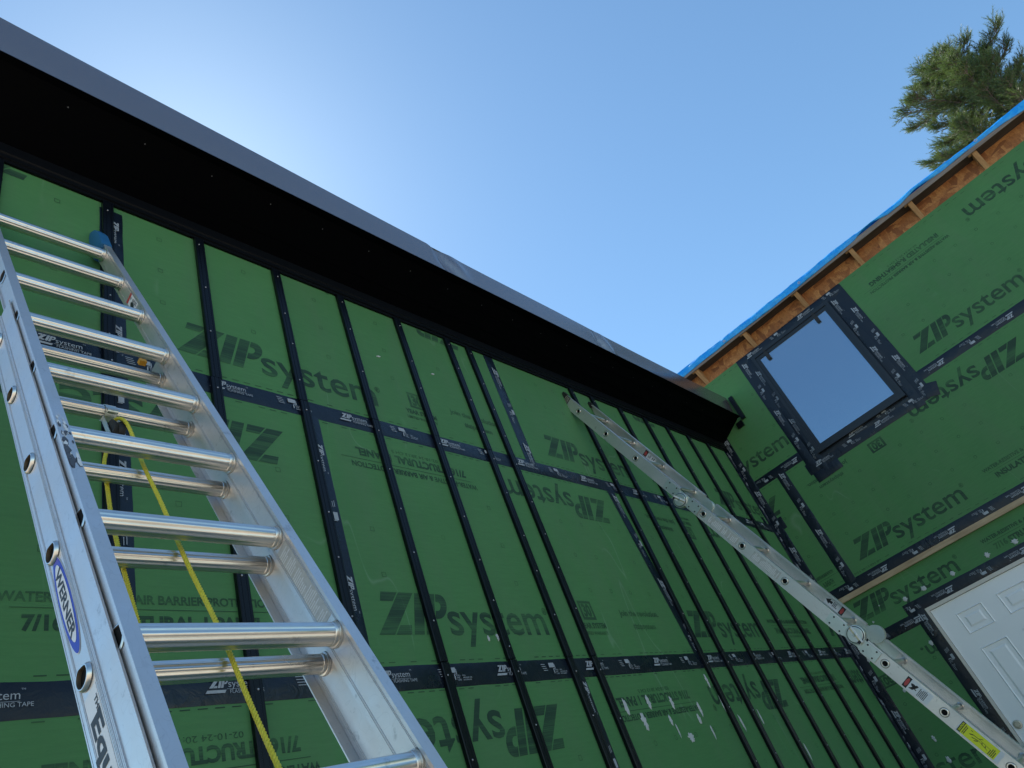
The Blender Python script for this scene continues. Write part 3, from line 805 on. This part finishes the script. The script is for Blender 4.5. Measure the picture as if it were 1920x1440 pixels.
FE = Frame((-6.1001, -.08386, 2.48316), .022, -.3968)
lad = thing("extension_ladder", "aluminium extension ladder with yellow rope, leaning on the left wall", "ladder", tuple(FE.P(-.18, 4.33, -.08)))
def rail_fly(x, s_, name):          # s_=+1: right rail (inside faces -x)
    b = F = FE.mb()
    u0, u1 = -.045, 3.42
    w0, w1 = (x, x+s_*.0035) if s_ > 0 else (x-.0035, x)
    b.box((w0-.0, u0, -.034), (w1, u1, .0305))
    fi, fo = (x-.004, x+.021) if s_ > 0 else (x-.013, x+.012)
    b.box((fi, u0, .0305), (fo, u1, .0335))                      # front flange
    b.box((fi, u0, .0272), (fi+.0016, u1, .0305)); b.box((fo-.0016, u0, .0272), (fo, u1, .0305))
    b.box((fi+.004, u0, -.0368), (fo-.002, u1, -.034))           # rear flange
    inner = -s_
    for nn in (-.026, -.022, -.0235, .019, .0215, .024):            # ribs on the inside of the web
        xa = x if s_ > 0 else x
        b.box((min(xa, xa+inner*.0011), u0+.001, nn-.0005), (max(xa, xa+inner*.0011), u1-.001, nn+.0005))
    return b.build(name, M['alu'], lad)
rail_fly(.008, 1, "rail"); rail_fly(-.382, -1, "rail")
def rail_base(x, s_):
    b = FE.mb(); u0, u1 = .80, 4.30
    w0, w1 = (x, x+.0035) if s_ > 0 else (x-.0035, x)
    b.box((w0, u0, -.122), (w1, u1, -.052))
    o = s_
    lo, hi = sorted((x-o*.0028, x+o*.0010))
    b.box((lo, u0, -.050), (hi, u1, .0005))                                   # guide lip outside the fly rail
    lo2, hi2 = sorted((x-o*.010, x+o*.0030))
    b.box((lo2, u0, -.0525), (hi2, u1, -.0495))
    lo3, hi3 = sorted((x-o*.022, x+o*.004))
    b.box((lo3, u0, -.1255), (hi3, u1, -.1225))
    for nn in (-.112, -.109, -.062, -.059, -.056):
        for sd_ in (1, -1):
            xa = w1 if sd_ > 0 else w0
            b.box((min(xa, xa+sd_*.001), u0+.001, nn-.0006), (max(xa, xa+sd_*.001), u1-.001, nn+.0006))
    return b.build("rail", M['alu'], lad)
rail_base(.036, 1); rail_base(-.3915, -1)
for k in range(11):
    rung_mb(FE, -.382, .008, k*.3048, 0, .0216, ridges=13, out0=.0022, out1=.007).build("rung", [M['alu_rung'], M['hole'], M['bore']], lad)
for k in range(11):
    rung_mb(FE, -.3915, .036, .897+k*.3055, -.085, .0188, ridges=13, out0=.007, out1=.007).build("rung", [M['alu_rung'], M['hole'], M['bore']], lad)
# end caps at the top of the upper section
for xc in (.014, -.381):
    b = FE.mb(); b.smooth = True
    prof = [(-.03, .037), (-.13, .047), (-.19, .040), (-.225, .018), (-.235, -.012), (-.215, -.036), (-.15, -.046), (-.03, -.040)]
    prof = [(a_, c_) for a_, c_ in prof]
    rings = []
    for xx, k in ((xc-.021, .80), (xc-.018, .97), (xc, 1.0), (xc+.018, .97), (xc+.021, .80)):
        rings.append([(xx, -.11+(a_+.11)*(k if a_ < -.1 else 1), c_*k) for a_, c_ in prof])
    b.loft(rings, True, True, True); b.build("end_cap", M['cap'], lad)
# rung lock, pulley with bracket
b = FE.mb(); b.box((-.034, .848, -.066), (-.014, .866, -.050)); b.box((-.030, .842, -.062), (-.018, .848, -.054)); b.build("guide_block", M['orange'], lad)
b = FE.mb(); b.smooth = True
cu, cn, rr = 1.2025, -.085, .0202
for x0_, x1_ in ((-.196, -.170),):
    pts = [(math.radians(a)) for a in range(0, 361, 12)]
    for r0, r1 in ((rr, rr+.002),):
        rings = [[(x0_, cu+r0*math.cos(a+2.2), cn+r0*math.sin(a+2.2)), (x1_, cu+r0*math.cos(a+2.2), cn+r0*math.sin(a+2.2)), (x1_, cu+r1*math.cos(a+2.2), cn+r1*math.sin(a+2.2)), (x0_, cu+r1*math.cos(a+2.2), cn+r1*math.sin(a+2.2))] for a in pts]
        b.loft(rings, True, True, True)
b.smooth = False
b.box((-.2005, 1.225, -.094), (-.1985, 1.335, -.080)); b.box((-.166, 1.225, -.094), (-.164, 1.335, -.080)); b.box((-.1985, 1.333, -.094), (-.166, 1.335, -.080))
b.box((-.1985, 1.2245, -.092), (-.166, 1.2275, -.080)); b.smooth = True; b.tube([FE.P(0,0,0)*0+Vector((x_, 1.226, -.066)) for x_ in (-.196, -.170)], .006, 14); b.smooth = False
brk = b.build("pulley_bracket", M['zinc'], lad)
b = FE.mb(); b.smooth = True
b.loft([[(x_, 1.292+r_*math.cos(k*math.pi/14), -.086+r_*math.sin(k*math.pi/14)) for k in range(28)] for x_, r_ in ((-.196, .004), (-.196, .028), (-.193, .028), (-.182, .022), (-.171, .028), (-.168, .028), (-.168, .004))], True, True, True)
b.build("pulley_wheel", M['rubber'], brk)
for xc in (.036, -.3915):      # feet
    b = FE.mb(); b.box((xc-.025, 4.26, -.14), (xc+.025, 4.335, -.04)); b.box((xc-.035, 4.335, -.16), (xc+.035, 4.35, -.02)); b.build("foot", M['rubber'], lad)
# stickers
def sticker(F, x, s_, u0, u1, n0, n1, mat, parts, parent, name):
    """flat label on a web; s_ is the side it faces along x; parts: (shape, material index) in label space (0..1 along u, 0..1 along n)"""
    b = F.mb(); t_ = .0008
    b.box((min(x, x+s_*t_), u0, n0), (max(x, x+s_*t_), u1, n1))
    for sh_, mi, lv in parts:
        b.cur = mi
        b.add_mesh(sh_, lambda p: (x+s_*(t_+.0004*lv), u0+p[0]*(u1-u0), n0+p[1]*(n1-n0)))
    return b.build(name, [mat, M['stblack'], M['stred'], M['stblue'], M['sticker']], parent)
def ell(cx, cy, rx, ry, n_=28): return [(cx+rx*math.cos(2*math.pi*k/n_), cy+ry*math.sin(2*math.pi*k/n_)) for k in range(n_)], [tuple(range(n_))]
# maker badge on the outer face of the lower section's left rail
b = FE.mb(); xo_ = -.3915-.0035
for sh_, mi, lv in ((ell(1.944, -.087, .122, .0235, 48), 3, 1), (ell(1.944, -.087, .120, .0222, 48), 1, 2), (ell(1.944, -.087, .096, .0165, 48), 0, 3), (text_shape("WERNER", 1.862, 2.026, -.0968, .0195, .03), 2, 4)):
    b.cur = mi; b.add_mesh(sh_, lambda p: (xo_-.0003-.0004*lv, p[0], p[1]))
b.build("badge", [M['sticker'], M['stblue'], M['stblack'], M['sticker']], lad)
b = FE.mb(); b.box((xo_-.0008, 2.150, -.106), (xo_, 2.60, -.066))
b.cur = 1
b.add_mesh(text_shape("Equalizer", 2.195, 2.47, -.1005, .031, .035), lambda p: (xo_-.0014, p[0], p[1]))
b.add_mesh(text_shape("THE", 2.168, 2.20, -.078, .009, .03), lambda p: (xo_-.0014, p[0], p[1]))
b.build("name_sticker", [M['sticker'], M['stblack']], lad)
rnd = random.Random(3)
def text_lines(nl, seed, x0=.03, x1=.97, y0=.06, y1=.94):
    """dense unreadable small print: lines run across the label"""
    rd = random.Random(seed); out = []
    for i in range(nl):
        a = x0+(x1-x0)*i/nl; w = (x1-x0)/nl*.55; end = y1-(rd.random()**2)*.45
        if rd.random() < .12: continue
        y = y0
        while y < end:
            l = rd.uniform(.03, .1); out.append(rect(a, y, a+w, min(end, y+l))); y += l+.015
    return out
sticker(FE, .008, -1, 1.862, 2.098, -.0205, .0178, M['sticker_clear'], [(join_shapes(text_lines(34, 4)), 4, 1)], lad, "instruction_sticker")
sticker(FE, .008, -1, .430, .535, -.0205, .0178, M['sticker'], [(rect(.02, .0, .2, 1), 2, 1), (ell(.6, .35, .2, .22), 1, 1), (join_shapes(text_lines(7, 5, .24, .95, .55, .95)), 1, 1)], lad, "danger_sticker")
# torn label residue on the front flange
b = FE.mb(); rd = random.Random(9)
for i in range(46):
    uc = rd.uniform(1.50, 1.70); xc = rd.uniform(-.392, -.373); sz = rd.uniform(.003, .010)*(1.5 if uc > 1.6 else .8); a0 = rd.uniform(0, 3)
    pts = []
    for k in range(6):
        a = a0+k*math.pi/3; r_ = sz*rd.uniform(.5, 1.1)
        pts.append((min(-.3712, max(-.3945, xc+r_*math.cos(a)*.6)), uc+r_*math.sin(a)*1.8, .0336+.0002*(i % 7)))
    b.cur = 1 if rd.random() < .4 else 0; b.poly(pts)
b.build("torn_label", [mat_plain("label_residue", (.07, .075, .09), .5, nscale=60, var=.4), M['sticker']], lad)

# rope over the pulley
def rope_path(pts, steps):
    out = []
    P = [Vector(p) for p in pts]
    for i in range(len(P)-1):
        p0, p1, p2, p3 = P[max(i-1, 0)], P[i], P[i+1], P[min(i+2, len(P)-1)]
        n_ = max(2, int((p2-p1).length/steps))
        for k in range(n_):
            t_ = k/n_
            out.append(.5*((2*p1)+(-p0+p2)*t_+(2*p0-5*p1+4*p2-p3)*t_*t_+(-p0+3*p1-3*p2+p3)*t_**3))
    out.append(P[-1]); return out
ctl = [(-.335, 4.1, -.16), (-.31, 3.0, -.150), (-.285, 2.31, -.112), (-.279, 2.1, -.112), (-.266, 1.84, -.112), (-.252, 1.65, -.112), (-.236, 1.52, -.112), (-.222, 1.42, -.115), (-.200, 1.34, -.118), (-.184, 1.29, -.1145), (-.182, 1.255, -.095), (-.180, 1.262, -.066), (-.172, 1.29, -.054), (-.170, 1.35, -.052), (-.176, 1.50, -.053), (-.173, 1.65, -.055), (-.176, 1.87, -.055), (-.172, 2.06, -.055), (-.178, 2.25, -.055), (-.18, 2.6, -.055), (-.19, 3.3, -.058), (-.2, 4.1, -.058)]
path = rope_path([FE.P(*c) for c in ctl], .0028)
b = MB(); b.smooth = True
for s3 in range(3):
    pts = []; up = None; dist = 0
    for i, p in enumerate(path):
        d = (path[min(i+1, len(path)-1)]-path[max(i-1, 0)]).normalized()
        if i: dist += (p-path[i-1]).length
        if up is None: up = d.orthogonal().normalized()
        else: up = (up-d*up.dot(d)).normalized()
        sd_ = d.cross(up); a = dist/.021*2*math.pi+s3*2*math.pi/3
        pts.append(p+up*(.0025*math.cos(a))+sd_*(.0025*math.sin(a)))
    b.tube(pts, .0025, 7)
tag(b.build("rope", M['rope']), "yellow twisted rope running over the pulley of the extension ladder", "rope")

# ------------------------------------------------------------------ articulated ladder
FM = Frame((-2.8518, -.0565, 2.637), .013, -.361)
lad2 = thing("folding_ladder", "aluminium folding ladder with hinge discs and a yellow caution sticker, leaning near the corner", "ladder", tuple(FM.P(.17, 4.42, 0)))
WX = .358
secs = [(-.178, 1.00), (1.10, 2.20), (2.32, 3.42), (3.54, 4.40)]
def rail2(xw, s_, u0, u1):     # s_ outward direction of the web's outer face
    b = FM.mb(); i_ = -s_
    a, c = sorted((xw, xw+i_*.003)); b.box((a, u0, -.034), (c, u1, .034))
    a, c = sorted((xw, xw+i_*.026))
    b.box((a, u0, .034), (c, u1, .037)); b.box((a, u0, -.037), (c, u1, -.034))
    a2, c2 = sorted((xw+i_*.0242, xw+i_*.026)); b.box((a2, u0, .028), (c2, u1, .034)); b.box((a2, u0, -.034), (c2, u1, -.028))
    xin = xw+i_*.003
    for nn, w_ in ((-.016, .004), (-.006, .003), (.006, .003), (.016, .004)):
        a3, c3 = sorted((xin, xin+i_*.0014)); b.box((a3, u0+.001, nn-w_/2), (c3, u1-.001, nn+w_/2))
    return b.build("rail", M['alu'], lad2)
for u0, u1 in secs: rail2(0, -1, u0, u1); rail2(WX, 1, u0, u1)
def rung2(u):
    b = FM.mb(); b.smooth = True; r = .0135; n_ = 40
    def ring(x, rr): return [(x, u+rr*math.cos(2*math.pi*k/n_), rr*math.sin(2*math.pi*k/n_)) for k in range(n_)]
    b.loft([ring(x, rr) for x, rr in ((.005, r+.004), (.007, r+.004), (.009, r+.001), (.014, r), (WX-.016, r), (WX-.012, r+.001), (WX-.010, r+.0045), (WX-.006, r+.0045))])
    for xe, s_ in ((0, -1), (WX, 1)):
        b.cur = 0
        b.loft([ring(x, rr) for x, rr in ((xe+s_*.0004, r+.0058), (xe+s_*.002, r+.0052), (xe+s_*.0035, r+.0035), (xe+s_*.0035, r+.0005), (xe+s_*.0015, r-.001))])
        b.cur = 2; b.loft([ring(x, rr) for x, rr in ((xe+s_*.0002, r+.0088), (xe+s_*.0007, r+.0086), (xe+s_*.0008, r+.0055))])
        b.cur = 1; b.loft([ring(x, rr) for x, rr in ((xe+s_*.0015, r-.001), (xe+s_*.0008, r-.0012))], True, False, True)
    return b.build("rung", [M['alu_rung'], M['hole'], M['ring']], lad2)
for k in range(15): rung2(k*.3048)
def hinge(u, n, xw, s_, up, r=.047):
    b = FM.mb()
    def slab(pts, x0, x1):
        a, c = sorted((xw+s_*x0, xw+s_*x1))
        A1 = [b.vert((a, p[0], p[1])) for p in pts]; B1 = [b.vert((c, p[0], p[1])) for p in pts]; m_ = len(pts)
        for k in range(m_): b.face((A1[k], A1[(k+1) % m_], B1[(k+1) % m_], B1[k]))
        b.face(A1[::-1]); b.face(B1)
    q = .030
    slab([(u-.155, -q), (u-.155, q), (u-.05, q), (u-.02, n+.02), (u+.005, n+.02), (u+.005, n-.02), (u-.02, n-.03), (u-.05, -q)], .001, .0045)
    slab([(u+.14, -q), (u+.14, q), (u+.05, q), (u+.02, n+.02), (u-.005, n+.02), (u-.005, n-.02), (u+.02, n-.03), (u+.05, -q)], .006, .0095)
    b.smooth = True
    def disc(r_, x0, x1, cu_=u, cn_=n, N_=32):
        rr_ = [[(xw+s_*x, cu_+q_*math.cos(2*math.pi*k/N_), cn_+q_*math.sin(2*math.pi*k/N_)) for k in range(N_)] for x, q_ in ((x0, r_), (x1-.0015, r_), (x1, r_-.002))]
        b.loft(rr_, True, True, True)
    disc(r, .010, .0170); b.cur = 2; disc(r*.90, .0171, .0180); b.cur = 0; disc(r*.82, .0181, .0215)
    b.cur = 1; disc(r*.98, .0005, .0098)
    b.cur = 0; disc(.010, .0216, .0275)
    b.smooth = False
    for du, dn in ((-.13, -.02), (-.13, .02), (-.07, -.02), (-.07, .02), (.12, -.02), (.12, .02), (.07, -.02), (.07, .02)):
        b.smooth = True; b.cur = 2; disc(.0046, .0046 if du < 0 else .0096, .0075 if du < 0 else .0125, u+du, du*0+dn, 10)
    h = b.build("hinge", [M['zinc'], M['zinc_y'], M['rubber']], lad2)
    b = FM.mb()
    sgn = up
    for wd, x0, x1, mi in ((.013, .0218, .0245, 0), (.004, .0245, .0275, 1)):
        b.cur = mi
        a, c = sorted((xw+s_*x0, xw+s_*x1)); du = .018; 
        pts = [(u+sgn*(.048), n-wd-.012), (u+sgn*(.048), n+wd-.012), (u-sgn*.036, n+wd+.010), (u-sgn*.036, n-wd+.010)]
        A1 = [b.vert((a, p[0], p[1])) for p in pts]; B1 = [b.vert((c, p[0], p[1])) for p in pts]
        for k in range(4): b.face((A1[k], A1[(k+1) % 4], B1[(k+1) % 4], B1[k]))
        b.face(A1[::-1]); b.face(B1)
    b.cur = 2
    a, c = sorted((xw+s_*.0276, xw+s_*.0285)); b.box((a, u+sgn*.030, n-.022), (c, u+sgn*.044, n-.006))
    b.build("release_lever", [M['sticker'], M['zinc_y'], M['stblack']], h)
for u, n, up in ((1.05, -.022, -1), (2.262, .020, 1), (3.48, -.022, -1)):
    hinge(u, n, 0, -1, up); hinge(u, n, WX, 1, up)
    for xw, s_ in ((0, 1), (WX, -1)):     # inner plates and spacer between the rail ends
        b = FM.mb(); a, c = sorted((xw+s_*.0032, xw+s_*.0062)); b.box((a, u-.14, -.026), (c, u+.14, .026))
        a, c = sorted((xw+s_*.0001, xw+s_*.003)); b.box((a, u-.047, -.026), (c, u+.047, .026))
        b.smooth = True
        a, c = sorted((xw+s_*.0064, xw+s_*.020))
        b.loft([[(x, u+r_*math.cos(k*math.pi/14), n+r_*math.sin(k*math.pi/14)) for k in range(28)] for x, r_ in ((a, .048), (c, .048))], True, True, True)
        b.build("hinge_plate", M['zinc'], lad2)
for xw, s_ in ((0, 1), (WX, -1)):
    a, c = sorted((xw-s_*.002, xw+s_*.030))
    b = FM.mb(); b.box((a, -.218, -.042), (c, -.1785, .042)); a2, c2 = sorted((xw-s_*.0030, xw-s_*.0008)); b.box((a2, -.180, -.038), (c2, -.172, .038)); b.box((a2, -.172, -.038), (c2, -.128, -.033)); b.box((a2, -.172, .033), (c2, -.128, .038)); b.box((a2, -.128, -.038), (c2, -.124, .038)); b.build("end_cap", M['rubber'], lad2)
    b = FM.mb(); b.box((a, 4.40, -.045), (c, 4.43, .045)); b.build("foot", M['rubber'], lad2)
sticker(FM, 0, -1, -.170, -.130, -.031, .031, M['ring'], [(join_shapes(text_lines(5, 8)), 1, 1)], lad2, "small_sticker")
for u0, u1, sd_ in ((1.262, 1.490, 21), (1.60, 1.79, 22)):
    sticker(FM, 0, -1, u0, u1, -.022, .024, M['sticker_clear'], [(join_shapes(text_lines(22, sd_)), 4, 1)], lad2, "instruction_sticker")
sticker(FM, 0, -1, 2.545, 2.675, -.030, .028, M['sticker'],
        [(rect(.0, .02, .17, .98), 1, 1), (ell(.085, .5, .06, .36), 2, 2), (join_shapes([sc(ell(0, 0, 1, 1, 8), .1, .31, .62), ([(.22, .2), (.36, .25), (.48, .75), (.40, .8)], [(0, 1, 2, 3)]), ([(.24, .52), (.46, .35), (.48, .42), (.26, .6)], [(0, 1, 2, 3)])]), 1, 1), (join_shapes(text_lines(6, 12, .55, .85, .12, .9)), 1, 1)], lad2, "danger_sticker")
def fig_lines(): 
    L_ = []
    def seg(a, c, w=.022):
        d = Vector((c[0]-a[0], (c[1]-a[1]))); nn = Vector((-d.y, d.x)).normalized()*w
        L_.append(([(a[0]+nn.x, a[1]+nn.y), (a[0]-nn.x, a[1]-nn.y), (c[0]-nn.x, c[1]-nn.y), (c[0]+nn.x, c[1]+nn.y)], [(0, 1, 2, 3)]))
    seg((.28, .45), (.36, .6)); seg((.36, .6), (.5, .62)); seg((.5, .62), (.58, .8), .012); seg((.5, .5), (.78, .3), .012); seg((.52, .62), (.84, .52), .012); seg((.36, .35), (.5, .45)); seg((.44, .22), (.52, .42), .015); seg((.6, .55), (.63, .38), .01); seg((.7, .5), (.72, .33), .01); seg((.26, .8), (.32, .78), .02)
    return L_
sticker(FM, 0, -1, 2.812, 3.005, -.030, .030, M['sticker'], [(rect(.03, .04, .97, .96), 5 if False else 4, 1)], lad2, "sticker_backing")
b = FM.mb(); x_ = -.0016; U0, U1, N0, N1 = 2.816, 2.985, -.026, .026
for sh_, mi, lv in ((rect(0, 0, 1, 1), 0, 0), (rect(0, 0, .09, 1), 1, 1), (join_shapes(fig_lines()), 1, 1), (join_shapes(text_lines(3, 3, .12, .24, .1, .9)), 1, 1), (join_shapes(text_lines(4, 6, .82, .98, .08, .8)), 1, 1)):
    b.cur = mi; b.add_mesh(sh_, lambda p: (x_-.0004*lv, U0+p[0]*(U1-U0), N0+p[1]*(N1-N0)))
v_, f_ = text_shape("CAUTION", 0, .84, 0, .05, .04)
b.cur = 0; b.add_mesh((v_, f_), lambda p: (x_-.0009, U0+(.07-p[1])*(U1-U0), N0+(.08+p[0])*(N1-N0)))
b.build("caution_sticker", [M['yellow'], M['stblack']], lad2)
sticker(FM, WX-.003-.0016, -1, 1.955, 2.075, -.024, .026, M['sticker'],
        [(join_shapes([([(.0, .5), (.22, .85), (.22, .65), (.36, .65), (.36, .35), (.22, .35), (.22, .15)], [(0, 1, 2, 3, 4, 5, 6)])]), 1, 1), (join_shapes(text_lines(5, 14, .4, .72, .2, .8)), 1, 1), (rect(.78, .02, .99, .98), 1, 1), (ell(.885, .5, .07, .38), 2, 2)], lad2, "danger_sticker")
sticker(FM, WX-.003-.0016, -1, .425, .545, -.022, .024, M['sticker'],
        [(rect(.02, .02, .28, .98), 1, 1), (ell(.15, .5, .09, .36), 2, 2), (join_shapes(text_lines(5, 15, .34, .6, .2, .8)), 1, 1), (join_shapes([rect(.7, .3, .75, .7), rect(.82, .3, .87, .7)]), 1, 1)], lad2, "danger_sticker")

# ------------------------------------------------------------------ pine tree beyond the house
def direction(az, el, hd):
    return Vector((-6.907+hd*math.sin(az), -2.01+hd*math.cos(az), hd*math.tan(el)))
HD = 23.0
base = direction(R(104.9), 0, HD); base.z = GZ
pine = thing("pine_tree", "tall bushy pine rising behind the tarp covered roof", "tree", tuple(base))
topz = HD*math.tan(R(34.4))
H = topz-GZ
b = MB(); b.smooth = True
lean = Vector((.1, .2, 0))
def axis(h): return base+Vector((0, 0, h))+lean*(h/H)**2*1.2
b.tube([axis(H*k/16) for k in range(17)], [.30*(1-k/17)+.02 for k in range(17)], 12)
b.build("trunk", M['bark'], pine)
rd = random.Random(31)
nb = MB(); lb = MB(); lb.smooth = True
def tuft(p, d, L, count):
    d = d.normalized(); s1 = d.orthogonal().normalized(); s2 = d.cross(s1)
    for _ in range(count):
        a = rd.uniform(0, 6.283); sp = rd.uniform(.25, .95)
        v = (d+(s1*math.cos(a)+s2*math.sin(a))*sp).normalized()
        ln = L*rd.uniform(.7, 1.15); w = v.cross(Vector((rd.uniform(-1, 1), rd.uniform(-1, 1), rd.uniform(-1, 1)))).normalized()*.0045
        st = p+d*rd.uniform(-.06, .06)
        nb.poly((st-w, st+w, st+v*ln+w*.4)); 
def twig(p, d, ln, depth):
    n_ = 4; pts = [p]; q = p.copy(); dd = d.copy()
    for k in range(n_):
        dd = (dd+Vector((rd.uniform(-.12, .12), rd.uniform(-.12, .12), rd.uniform(-.05, .14)))).normalized(); q = q+dd*ln/n_; pts.append(q.copy())
    lb.tube(pts, [.006*(1-k/7)*(1+depth) for k in range(n_+1)], 3, False)
    for k in range(1, n_+1):
        tuft(pts[k], (pts[k]-pts[k-1]), .105, 8)
        if depth > 0 and k < n_:
            for s_ in (-1, 1):
                sd_ = dd.cross(Vector((0, 0, 1))).normalized()*s_
                twig(pts[k], (dd*.7+sd_*rd.uniform(.4, .9)+Vector((0, 0, rd.uniform(-.1, .35)))).normalized(), ln*rd.uniform(.45, .7), depth-1)
def env(dz): return min(2.6, .30+1.68*(max(dz, 0)/1.6)**.66)
dz = .25; ang = .3
while dz < H*.5:
    ang += 2.4+rd.uniform(-.5, .5); vis = dz < 4.2
    L = env(dz)*rd.uniform(.55, 1.0); st = axis(H-dz-L*.10)
    d = Vector((math.cos(ang), math.sin(ang), .05+rd.uniform(-.1, .25)+max(0, .9-dz)*1.1)).normalized()
    n_ = max(4, int(L/.24)); pts = [st]; q = st.copy(); dd = d.copy()
    for k in range(n_):
        dd = (dd+Vector((rd.uniform(-.10, .10), rd.uniform(-.10, .10), rd.uniform(-.02, .10)))).normalized(); q = q+dd*L/n_; pts.append(q.copy())
    lb.tube(pts, [max(.009, .040*(1-k/n_)) for k in range(n_+1)], 5, False)
    for k in range(max(1, n_//4), n_+1):
        for s_ in (-1, 1):
            sd_ = dd.cross(Vector((0, 0, 1))).normalized()*s_
            for rr in range(2 if vis else 1):
                twig(pts[k], (dd*.9+sd_*rd.uniform(.2, 1.1)+Vector((0, 0, rd.uniform(-.25, .6)))).normalized(), rd.uniform(.26, .52)*(1.0 if vis else 1.5), 1 if vis else 0)
    twig(pts[-1], dd, .35, 1)
    dz += rd.uniform(.045, .085) if vis else .16
lb.build("limbs", M['bark'], pine); nb.build("crown", M['needle'], pine)
print("needles", len(nb.f), "limbs", len(lb.f))
